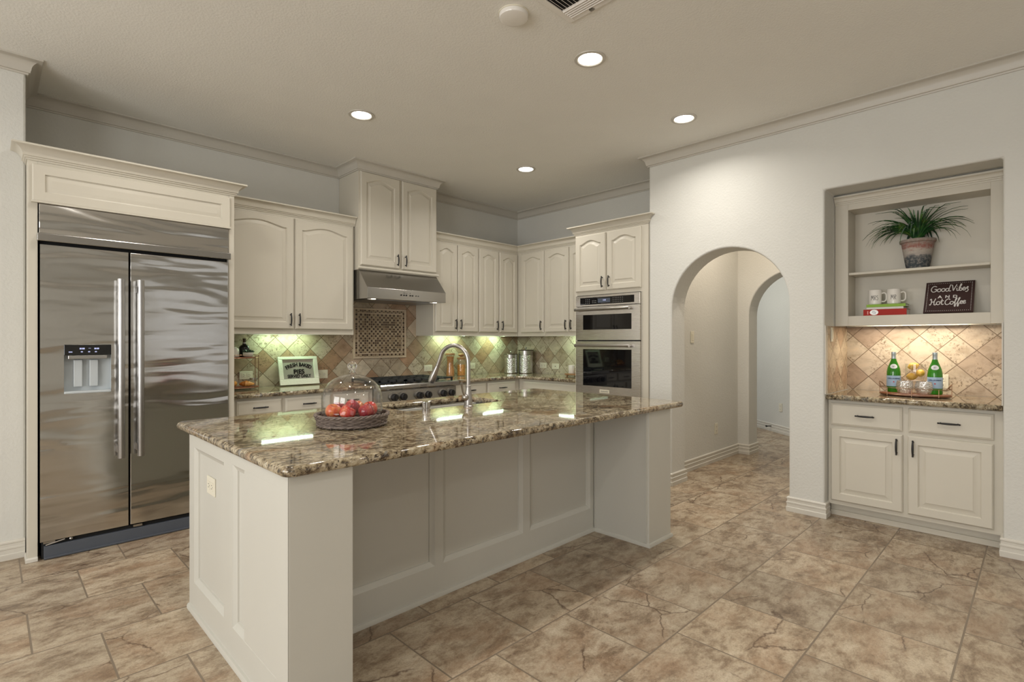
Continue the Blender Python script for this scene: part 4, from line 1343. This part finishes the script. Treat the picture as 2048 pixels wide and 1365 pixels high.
# ================================================================== fruit basket with cloche on the island
BX, BY, BZ = 1.293, 2.437, .914
t = thing('wicker_tray', 'round grey wicker tray under the glass dome on the island', 'tray', (BX, BY, BZ), 0)
b = MB(); n = 120
for k in range(6):
    z = .008 + k * .0082; R = .160 + .012 * k / 5
    pts = [((R + .0038 * math.cos(18 * 2 * PI * i / n + k * PI)) * math.cos(2 * PI * i / n), (R + .0038 * math.cos(18 * 2 * PI * i / n + k * PI)) * math.sin(2 * PI * i / n), z) for i in range(n)]
    b.tube(pts, .0042, 6, closed=True)
for k in range(36):
    a = 2 * PI * (k + .5) / 36
    b.tube([(.160 * math.cos(a), .160 * math.sin(a), .002), (.172 * math.cos(a), .172 * math.sin(a), .055)], .0034, 5)
b.build('woven_side', M['wicker'], t, smooth=True)
b = MB()
for ph in range(3):
    pts = [((.174 + .005 * math.cos(14 * 2 * PI * i / n + ph * 2.09)) * math.cos(2 * PI * i / n), (.174 + .005 * math.cos(14 * 2 * PI * i / n + ph * 2.09)) * math.sin(2 * PI * i / n), .056 + .005 * math.sin(14 * 2 * PI * i / n + ph * 2.09)) for i in range(n)]
    b.tube(pts, .0046, 6, closed=True)
    pts = [((.164 + .004 * math.cos(11 * 2 * PI * i / n + ph * 2.09)) * math.cos(2 * PI * i / n), (.164 + .004 * math.cos(11 * 2 * PI * i / n + ph * 2.09)) * math.sin(2 * PI * i / n), .0115 + .003 * math.sin(11 * 2 * PI * i / n + ph * 2.09)) for i in range(n)]
    b.tube(pts, .0042, 6, closed=True)
b.build('braided_rim', M['wicker'], t, smooth=True)
MB().lathe([(0, .003), (.158, .003), (.164, .030), (.160, .036), (0, .036)], (0, 0, 0), 48).build('base', M['wicker'], t)
t = thing('glass_cloche', 'clear glass dome with a ball knob covering the fruit', 'cloche', (BX, BY, BZ + .0362), 0)
pr = [(.146, 0), (.1475, .04), (.1475, .0935)]
for k in range(1, 15):
    a = PI / 2 * k / 15
    pr.append((.1475 * math.cos(a) ** .92, .0935 + .125 * math.sin(a)))
pr += [(.020, .2195), (.011, .2285)]
inner = [(max(r - .003, .001), z - .0025) for r, z in reversed(pr)]
inner[-1] = (.143, 0)
MB().lathe(pr + [(.0005, .2305), (.0005, .2245)] + inner + [(.146, 0)], (0, 0, 0), 56).build('dome', M['glass'], t, smooth=50)
kn = [(.010, .2265), (.014, .2325), (.010, .2385)]
for k in range(1, 14):
    a = -PI / 2 + PI * k / 14
    kn.append((.0235 * math.cos(a), .2595 + .0225 * math.sin(a)))
g_ = NT('solid_glass'); g_.bsdf(Base_Color=(1, 1, 1, 1), Roughness=.0, Transmission_Weight=1.0, IOR=1.5)
M['solidglass'] = g_.m
MB().lathe([(0, .2255)] + kn + [(0, .2825)], (0, 0, 0), 32).build('knob', M['solidglass'], t, smooth=60)


def fruit_mat(name, a, b_, c):
    m = NT(name); co = m.coord()
    n = m.noise(m.map(co, (1, 1, .45)), 30, 4, .6)
    col = m.ramp(n, [(.35, a), (.52, b_), (.68, c)])
    m.bsdf(Base_Color=col, Roughness=.16, Specular_IOR_Level=.5)
    return m.m


M['ared'] = fruit_mat('dark_red_apple', (.20, .010, .022), (.32, .018, .028), (.48, .09, .06))
M['apink'] = fruit_mat('bright_red_apple', (.42, .022, .025), (.55, .05, .035), (.68, .25, .12))
M['apeach'] = fruit_mat('orange_red_peach', (.52, .06, .03), (.66, .17, .055), (.74, .36, .13))


def apple_mesh(mat):
    L = []
    for k in range(1, 18):
        a = -PI / 2 + PI * k / 18
        r = math.cos(a) ** .82; z = math.sin(a)
        if z > .75: z -= (z - .75) * 1.5
        if z < -.8: z -= (z + .8) * .9
        L.append([(.0385 * r * math.cos(2 * PI * i / 24) * (1 + .018 * math.cos(5 * 2 * PI * i / 24)), .0385 * r * math.sin(2 * PI * i / 24) * (1 + .018 * math.cos(5 * 2 * PI * i / 24)), .0365 * z) for i in range(24)])
    return MB().loops(L).build('fruit', mat, smooth=True)


M['stem'] = plain('fruit_stem', (.06, .035, .015), .7)
protos = {}
FR = [('apeach', 'orange red peach at the left under the glass dome', (-.086, .028, .0745), (.3, .2, 0)),
      ('apink', 'bright red apple in front on the left under the glass dome', (-.060, -.066, .0745), (.5, .1, 1)),
      ('ared', 'dark red apple in front on the right under the glass dome', (.028, -.086, .0745), (.1, .5, 2)),
      ('ared', 'dark red apple in the middle standing out above the others', (.001, .001, .090), (.6, .5, 1)),
      ('apink', 'red apple at the right edge under the glass dome', (.088, -.016, .0745), (-.4, .3, 3)),
      ('apeach', 'orange red peach at the back right under the glass dome', (.060, .066, .0745), (.2, -.4, 0)),
      ('ared', 'dark red apple at the back left under the glass dome', (-.028, .087, .0745), (.2, .2, 0))]
for mt, lb, q, r in FR:
    nm = 'peach' if 'peach' in lb else 'apple'
    t = thing(nm, lb, nm, (BX + q[0], BY + q[1], BZ + q[2]), 0, 'fruit under the glass dome')
    t.rotation_euler = r
    if mt not in protos:
        protos[mt] = apple_mesh(M[mt]); ob = protos[mt]
    else:
        ob = protos[mt].copy(); COL.objects.link(ob)
    ob.name = 'body'; ob.parent = t
    if nm == 'apple':
        MB().tube([(0, 0, .024), (.001, 0, .034), (.004, .001, .042)], [.0016, .0014, .0018], 6).build('stem', M['stem'], t)

# ================================================================== things along the back worktop
ZC = .9142
# ---- two-tier stand beside the refrigerator
t = thing('tiered_stand', 'two-tier oval wooden stand with copper wire frame beside the refrigerator', 'stand', (1.520, 4.930, ZC), 0)
for nm, z in (('lower_tray', .010), ('upper_tray', .268)):
    MB().loops([oval(.182, .105, z), oval(.188, .111, z + .003), oval(.188, .111, z + .013), oval(.184, .107, z + .015)]).build(nm, M['woodred'], t, smooth=40)
b = MB()
for z in (.016, .274, .300): b.tube(oval(.1895, .1125, z), .0026, 6, closed=True)
for a in (0, .5 * PI, PI, 1.42 * PI, 1.75 * PI):
    b.tube([(.1895 * math.cos(a), .1125 * math.sin(a), 0), (.1895 * math.cos(a), .1125 * math.sin(a), .302)], .0032, 6)
b.build('wire_frame', M['copper'], t, smooth=True)
ZU = ZC + .2832; ZL = ZC + .0252
o = MB().lathe([(0, 0), (.040, 0), (.046, .006), (.047, .060), (.040, .074), (.028, .080), (.027, .086), (.0, .087)], (0, 0, 0), 28).build('jar', M['white'], smooth=35)
o.location = (1.492, 4.905, ZU); tag(o, 'squat white ceramic jar on the upper tier of the stand', 'jar')
t = thing('dressing_bottle', 'dark stoppered bottle on the upper tier of the stand', 'bottle', (1.602, 4.962, ZU), 0)
M['darkglass'] = plain('dark_bottle_glass', (.010, .010, .012), .06)
MB().lathe([(0, 0), (.036, 0), (.041, .006), (.041, .078), (.034, .096), (.016, .108), (.0145, .122), (.0, .122)], (0, 0, 0), 28).build('glass', M['darkglass'], t, smooth=35)
MB().lathe([(.0152, .106), (.0156, .126), (0, .127)], (0, 0, 0), 20).build('collar', M['nickel'], t, smooth=40)
MB().lathe([(0, .126), (.013, .127), (.014, .134), (.013, .150), (.016, .154), (.015, .160), (0, .161)], (0, 0, 0), 20).build('stopper', plain('cork_stopper', (.07, .040, .022), .6), t, smooth=40)
t = thing('succulent_pot', 'small succulent in a white bowl on the upper tier of the stand', 'plant', (1.606, 4.880, ZU), 0)
MB().lathe([(0, 0), (.030, 0), (.040, .008), (.043, .038), (.040, .039), (.036, .030), (0, .028)], (0, 0, 0), 28).build('bowl', M['white'], t, smooth=35)
b = MB(); rs = random.Random(3)
for k in range(30):
    a = k * 2.4; r = .008 + .030 * (k / 30) ** .6; e_ = 1.2 - .9 * k / 30
    c_ = Vector((r * math.cos(a) * .6, r * math.sin(a) * .6, .034)); d_ = Vector((math.cos(a) * math.cos(e_), math.sin(a) * math.cos(e_), math.sin(e_)))
    b.tube([c_, c_ + d_ * .012, c_ + d_ * .026, c_ + d_ * .034], [.003, .0058, .0045, .0008], 6)
b.build('leaves', plain('dark_green_succulent', (.025, .06, .035), .4), t, smooth=60)
M['crust'] = fruit_mat('baked_crust', (.40, .13, .025), (.56, .23, .05), (.68, .36, .10))


def roll(label, x, y, z, s, rz):
    b = MB(); P = []; R_ = []
    for k in range(15):
        u = -1 + 2 * k / 14
        P.append((.060 * u, .022 * u * u, .020 - .006 * abs(u))); R_.append(.0055 + .0185 * (1 - u * u) * (1 + .14 * math.cos(9 * u * PI)))
    o = b.tube(P, R_, 12).build('croissant', M['crust'], smooth=True)
    lo_ = min(v.co.z for v in o.data.vertices)
    for v in o.data.vertices: v.co.z -= lo_
    o.location = (x, y, z); o.scale = (s, s, s); o.rotation_euler = (0, 0, rz)
    return tag(o, label, 'pastry', 'pastries on the stand')


roll('golden croissant on the lower tier nearest the refrigerator', 1.478, 4.888, ZL, 1.15, .5)
roll('golden croissant in the middle of the lower tier of the stand', 1.586, 4.872, ZL, 1.0, -.6)
roll('golden croissant lying on top of the two other croissants', 1.470, 4.935, ZL + .042, 1.0, 1.0)
t = thing('glass_jar', 'small glass jar with a metal lid on the lower tier of the stand', 'jar', (1.664, 4.922, ZL), 0)
MB().lathe([(0, 0), (.030, 0), (.034, .006), (.034, .048), (.028, .056), (.026, .056), (.032, .046), (.032, .008), (0, .004)], (0, 0, 0), 28).build('glass', M['glass'], t, smooth=35)
MB().lathe([(0, .004), (.0312, .006), (.0312, .034), (0, .034)], (0, 0, 0), 24).build('contents', plain('pale_sugar', (.52, .44, .32), .8), t)
MB().lathe([(.031, .055), (.031, .068), (0, .069)], (0, 0, 0), 28).build('lid', M['nickel'], t, smooth=40)

# ---- pie sign
t = thing('pie_sign', 'white wooden framed sign reading Fresh Baked Pies Served Daily', 'sign', (1.908, 4.966, ZC), 0)
PWs, PHs = .375, .272; la = math.atan2(.070, PHs)
def pg(x, y, z=0.0): return (x, y * math.sin(la) - z * math.cos(la), y * math.cos(la) + z * math.sin(la) + .005)
M['chippy'] = plain('chippy_white_paint', (.68, .68, .58), .6, bumpy=.5, bscale=60)
def pbox(mb, x0, x1, y0, y1, za, zb): return mb.add([pg(x, y, z) for z in (za, zb) for x, y in ((x0, y0), (x1, y0), (x1, y1), (x0, y1))], [(0, 3, 2, 1), (4, 5, 6, 7), (0, 1, 5, 4), (1, 2, 6, 5), (2, 3, 7, 6), (3, 0, 4, 7)])
b = MB(); w = .040
pbox(b, 0, PWs, 0, .055, 0, .020); pbox(b, 0, PWs, PHs - .028, PHs, 0, .020); pbox(b, 0, w, .055, PHs - .028, 0, .020); pbox(b, PWs - w, PWs, .055, PHs - .028, 0, .020)
b.build('frame', M['chippy'], t, bev=.003)
b = MB(); pbox(b, w, PWs - w, .055, PHs - .028, .003, .006)
b.build('pane', thin_glass('smoky_glass', (.88, .88, .88), .2, .2, .55, (.50, .46, .42)), t)
M['signink'] = plain('sign_black', (.008, .008, .008), .8, spec=.08)
items = []
cx_, cy_, R_ = PWs / 2 + .002, -.046, .240
s = 'FRESH BAKED'; wd = {'F': .9, 'R': 1.02, 'E': .92, 'S': .95, 'H': 1.05, ' ': .55, 'B': 1.0, 'A': 1.03, 'K': 1.02, 'D': 1.05}
tot = sum(wd[c] for c in s); acc = 0
for ch in s:
    u = (acc + wd[ch] / 2) / tot - .5; acc += wd[ch]
    if ch == ' ': continue
    a = PI / 2 - u * 1.06
    def f(x, y, z, a=a):
        px_, py_ = cx_ + R_ * math.cos(a), cy_ + R_ * math.sin(a)
        tx, ty = math.sin(a), -math.cos(a); nx, ny = math.cos(a), math.sin(a)
        return pg(px_ + tx * x + nx * y * 1.15, py_ + ty * x + ny * y * 1.15, .0085 + z)
    items.append((ch, .043, f, .0011))
items.append(('PIES', .062, lambda x, y, z: pg(cx_ + x * .98, .124 + y, .0085 + z), .0016))
items.append(('SERVED DAILY', .043, lambda x, y, z: pg(cx_ + x * .80, .082 + y, .0085 + z), .0011))
join_text('lettering', items, M['signink'], t)

# ---- glass storage jars right of the rangetop
def storage_jar(label, x, y, prof, cz, mat, lid):
    t = thing('storage_jar', label, 'jar', (x, y, ZC), 0)
    MB().lathe(prof + [(r - .003, max(z, .004)) for r, z in reversed(prof[1:])] + [(0, .004)], (0, 0, 0), 32).build('glass', M['glass'], t, smooth=35)
    ins = [(0, .0045)] + [(r - .0035, max(z, .0045)) for r, z in prof[1:] if z < cz]
    rl_ = ins[-1][0]
    MB().lathe(ins + [(rl_, cz), (0, cz)], (0, 0, 0), 28).build('contents', mat, t, smooth=30)
    MB().lathe(lid, (0, 0, 0), 28).build('lid', M['wood'], t, smooth=40)
    return t


def grain(name, a, b_, sc):
    m = NT(name); co = m.coord()
    v = m.n('ShaderNodeTexVoronoi', ins={'Vector': co, 'Scale': sc})
    m.bsdf(Base_Color=m.ramp(v.outputs[0], [(.1, b_), (.55, a)]), Roughness=.6, Normal=m.bump(v.outputs[0], .6, .004))
    return m.m


storage_jar('waisted glass storage jar of amber pasta behind the faucet', 3.905, 4.975,
            [(0, 0), (.050, 0), (.052, .005), (.050, .06), (.042, .13), (.040, .17), (.047, .235), (.050, .252)], .238, grain('amber_pasta', (.50, .24, .07), (.30, .12, .03), 60),
            [(0, .250), (.052, .250), (.056, .253), (.056, .272), (.053, .276), (0, .276)])
t = storage_jar('glass storage jar of orange cereal with a wooden lid', 4.058, 4.955,
                [(0, 0), (.050, 0), (.053, .005), (.053, .135), (.050, .165), (.046, .185), (.046, .200)], .135, grain('orange_cereal', (.62, .30, .06), (.26, .09, .02), 70),
                [(0, .198), (.050, .198), (.053, .202), (.053, .222), (.020, .226), (.016, .235), (.036, .248), (.040, .258), (.034, .268), (0, .272)])

# ---- hammered metal canisters in the corner
def hammered():
    m = NT('hammered_metal'); co = m.coord()
    v = m.n('ShaderNodeTexVoronoi', ins={'Vector': co, 'Scale': 85.0})
    m.bsdf(Base_Color=(.62, .62, .60, 1), Metallic=1.0, Roughness=.24, Normal=m.bump(v.outputs[0], .7, .004))
    return m.m


M['hammered'] = hammered()
M['bronze'] = plain('dark_bronze_lid', (.10, .075, .055), .35, .8)


def canister(label, x, y, r, h):
    t = thing('canister', label, 'canister', (x, y, ZC), 0)
    MB().lathe([(0, 0), (r, 0), (r, h * .78), (r * .985, h * .785)], (0, 0, 0), 40).build('body', M['hammered'], t, smooth=35)
    MB().lathe([(r * 1.0, h * .785), (r * 1.012, h * .79), (r * 1.012, h * .965), (0, h * .97)], (0, 0, 0), 40).build('band', M['nickel'], t, smooth=35)
    MB().lathe([(r * 1.012, .0), (r * 1.015, .006), (r, .007)], (0, 0, 0), 40).build('foot_ring', M['bronze'], t)
    ld = MB().lathe([(0, h * .965), (r * 1.06, h * .968), (r * 1.07, h * .985), (r * 1.03, h), (0, h)], (0, 0, 0), 40).build('lid', M['bronze'], t, smooth=35)
    MB().tube([(0, 0, h - .002), (0, 0, h + .016)], .004, 8).ball((0, 0, h + .024), .012, 14, 8).build('knob', M['nickel'], ld, smooth=True)
    return t


canister('shorter hammered metal canister in the worktop corner', 4.838, 4.893, .086, .253)
canister('taller hammered metal canister right of the corner', 4.985, 4.762, .093, .305)

# ---- board with a mug beside the ovens
t = thing('cutting_board', 'small footed wooden board on the worktop beside the wall ovens', 'board', (4.975, 3.865, ZC), 0)
MB().loops([[(x, y, z) for x, y in rrect(-.11, .11, -.165, .165, .04, 5)] for z in (.018, .034)]).build('board', M['wood'], t, bev=.003)
for sx in (-1, 1):
    for sy in (-1, 1): MB().cyl((sx * .08, sy * .13, 0), (sx * .08, sy * .13, .0182), .012, 12).build('foot', M['wood'], t)
mug('plain white mug standing on the wooden board by the ovens', 4.935, 3.955, ZC + .0345, .041, .098, -1.2)

# ================================================================== outlets and switches
def outlet(label, loc, rz, w=.115, h=.072, kind='duplex', horizontal=True, cat='outlet'):
    t = thing('wall_outlet' if cat == 'outlet' else 'light_switch', label, cat, loc, rz)
    MB().box(-w / 2, w / 2, -.007, -.0002, -h / 2, h / 2).build('cover_plate', M['plate'], t, bev=.003)
    b = MB(); s = MB()
    if kind == 'duplex':
        for k in (-1, 1):
            c = (k * w * .20, 0) if horizontal else (0, k * h * .20)
            a, b2 = (w * .145, h * .24) if horizontal else (w * .24, h * .145)
            b.box(c[0] - a, c[0] + a, -.0088, -.007, c[1] - b2, c[1] + b2)
            for q in (-1, 1):
                if horizontal: s.box(c[0] - .006, c[0] + .004, -.0093, -.0088, c[1] + q * .0075 - .0013, c[1] + q * .0075 + .0013)
                else: s.box(c[0] + q * .0075 - .0013, c[0] + q * .0075 + .0013, -.0093, -.0088, c[1] - .004, c[1] + .006)
            s.cyl((c[0] + (.011 if horizontal else 0), -.0093, c[1] - (0 if horizontal else .010)), (c[0] + (.011 if horizontal else 0), -.0088, c[1] - (0 if horizontal else .010)), .0024, 8)
        b.build('receptacle', M['plate'], t, bev=.0015); s.build('slots', M['slot'], t, label='dark plug slots')
    elif kind == 'rocker':
        b.box(-.017, .017, -.011, -.007, -.034, .034).build('rocker', M['plate'], t, bev=.002)
    else:
        s.cyl((0, -.0095, 0), (0, -.007, 0), .006, 12); s.build('jack', M['slot'], t)
    return t


def mini_text(*a): pass


yb_ = YB - .0016
outlet('almond outlet on the tiles behind the tiered stand', (1.645, yb_, 1.026), 0)
outlet('almond outlet on the tiles just right of the pie sign', (2.350, yb_, 1.005), 0, .128, .085)
outlet('almond outlet on the tiles left of the faucet head above the rangetop end', (3.640, yb_, 1.018), 0)
outlet('almond outlet on the tiles just right of the storage jars', (4.305, yb_, 1.022), 0, .112)
xo_ = XB - .0016
outlet('almond outlet on the side tiles right of the tall canister', (xo_, 4.582, 1.017), -PI / 2)
outlet('almond jack plate on the side tiles left of the white mug', (xo_, 4.375, 1.012), -PI / 2, kind='jack')
outlet('almond outlet on the end panel of the kitchen island', (.715 + .0185, 2.705, .665), -PI / 2, .118, .082)
outlet('almond light switch on the hallway wall seen through the first arch', (5.172, 2.56, 1.375), 0, .075, .120, 'rocker', False, 'switch')
outlet('almond outlet low on the hallway wall seen through the first arch', (5.737, 2.56, .362), 0, .075, .120, 'duplex', False)
outlet('almond outlet behind the right bottle in the niche', (5.1134, .535, 1.025), -PI / 2, .078, .116, 'duplex', False)
outlet('slim almond switch on the left side wall of the niche', (4.645, 1.1554, 1.385), 0, .055, .110, 'rocker', False, 'switch')
rzf = math.atan2(-.785, -.62)
outlet('almond outlet on the far wall seen through the second arch', (8.105, 2.660, .375), rzf, .075, .120, 'duplex', False)
o = MB().tube([(0, 0, 0), (0, -.010, 0), (0, -.075, 0), (0, -.078, 0), (0, -.095, 0)], [.016, .007, .007, .014, .014], 10).build('door_stop', M['black'], smooth=40)
o.location = (8.236, 2.826, .075); o.rotation_euler = (0, 0, rzf)
tag(o, 'small black door stop on the baseboard of the far wall', 'door stop')

# ================================================================== ceiling
M['lens'] = emit('can_lens', (1.0, .95, .86), 14)
proto = None
LAB = ['round recessed ceiling light nearest the ceiling vent', 'round recessed ceiling light in front of the refrigerator wall', 'round recessed ceiling light closest to the arch wall', 'round recessed ceiling light closest to the kitchen corner']
for c, lb in zip(CANS, LAB):
    if proto is None:
        proto = thing('recessed_light', lb, 'ceiling light', (c[0], c[1], CEIL), 0, 'recessed lights in the kitchen ceiling')
        MB().lathe([(.072, -.0002), (.098, -.0002), (.096, -.006), (.078, -.008), (.072, -.004)], (0, 0, 0), 40).build('trim_ring', M['trim'], proto, smooth=40)
        MB().lathe([(0, -.003), (.072, -.003), (.072, -.0005), (0, -.0005)], (0, 0, 0), 32).build('lens', M['lens'], proto)
    else: dup(proto, (c[0], c[1], CEIL), lb)
t = thing('smoke_detector', 'round off-white smoke detector on the ceiling', 'smoke detector', (1.985, 1.985, CEIL), 0)
MB().lathe([(0, -.030), (.060, -.030), (.074, -.026), (.078, -.018), (.078, -.006)], (0, 0, 0), 40).build('cover', M['white'], t, smooth=40)
MB().lathe([(.070, -.008), (.082, -.006), (.082, 0), (.0, 0)], (0, 0, 0), 40).build('mounting_plate', M['plate'], t, smooth=40)
t = thing('ceiling_vent', 'rectangular louvred air vent in the ceiling', 'air vent', (2.08, 1.66, CEIL), 0)
ring_ = MB()
X0, X1, Y0, Y1 = -.178, .178, -.16, .16
fw = .036
for a in ((X0, X1, Y0, Y0 + fw), (X0, X1, Y1 - fw, Y1), (X0, X0 + fw, Y0 + fw, Y1 - fw), (X1 - fw, X1, Y0 + fw, Y1 - fw)): ring_.box(a[0], a[1], a[2], a[3], -.008, 0)
ring_.build('frame', M['white'], t, bev=.003)
MB().box(X0 + fw, X1 - fw, Y0 + fw, Y1 - fw, -.0012, -.0002).build('dark_backing', M['dark'], t)  # thin near-black sheet; shade of the vent opening put into its colour
b = MB()
for k in range(5):
    x = X1 - fw - .012 - k * .016
    b.loops([[(x, y, -.002), (x + .009, y, -.012), (x + .0105, y, -.011), (x + .0015, y, -.001)] for y in (Y0 + fw, Y1 - fw)])
for k in range(11):
    y = Y1 - fw - .010 - k * .021
    if y < Y0 + fw: break
    b.loops([[(x, y, -.002), (x, y - .009, -.012), (x, y - .0105, -.011), (x, y - .0015, -.001)] for x in (X0 + fw, X1 - fw - .085)])
b.build('louvres', M['white'], t)
MB().box(X1 - .030, X1 - .012, -.012, .012, -.014, -.008).build('damper_lever', M['nickel'], t)

# ================================================================== under-cabinet lights
M['tube'] = emit('fluorescent_tube', (.86, 1.0, .80), 9)
M['tubewarm'] = emit('warm_tube', (1.0, .80, .52), 7)


def under_light(label, x0, x1, y, z, mat, rz=0):
    w = x1 - x0
    t = thing('under_cabinet_light', label, 'light', (x0, y, z), rz)
    MB().box(-.012, w + .012, -.022, .022, -.012, -.0003).build('housing', M['white'], t)
    MB().cyl((0, 0, -.018), (w, 0, -.018), .008, 12).build('tube', mat, t)
    return t


GREEN = (.62, 1.0, .60)
under_light('fluorescent light bar under the cabinet beside the refrigerator', 1.75, 2.22, 4.965, UB + RC, M['tube'])
area('under_light', (1.985, 4.965, UB + .006), (1.985, 5.0, 1.0), .47, .016, 1.9, GREEN)
under_light('fluorescent light bar under the cabinet right of the hood', 3.70, 4.08, 4.965, UB + RC, M['tube'])
area('under_light', (3.915, 4.965, UB + .006), (3.915, 5.0, 1.0), .39, .016, 1.9, GREEN)
under_light('fluorescent light bar under the cabinet next to the corner', 4.42, 4.755, 4.965, UB + RC, M['tube'])
area('under_light', (4.605, 4.965, UB + .006), (4.605, 5.0, 1.0), .33, .016, 1.9, GREEN)
area('under_light', (5.02, 4.01, UB + .006), (5.05, 4.01, 1.0), .016, .42, 1.3, GREEN)
under_light('fluorescent light bar under the wall cabinet next to the ovens', 3.80, 4.22, 0, 0, M['tube'], 0)
bpy.context.view_layer.update()
o = [q for q in SC.objects if q.get('label') == 'fluorescent light bar under the wall cabinet next to the ovens'][0]
o.location = (5.02, 4.22, UB + RC); o.rotation_euler = (0, 0, -PI / 2)
under_light('warm light bar under the open shelf cabinet in the niche', .42, .92, 0, 0, M['tubewarm'])
o = [q for q in SC.objects if q.get('label') == 'warm light bar under the open shelf cabinet in the niche'][0]
o.location = (4.90, .92, 1.492); o.rotation_euler = (0, 0, -PI / 2)
area('niche_light', (4.90, .67, 1.462), (4.96, .67, .9), .6, .03, 4.5, (1.0, .89, .72))
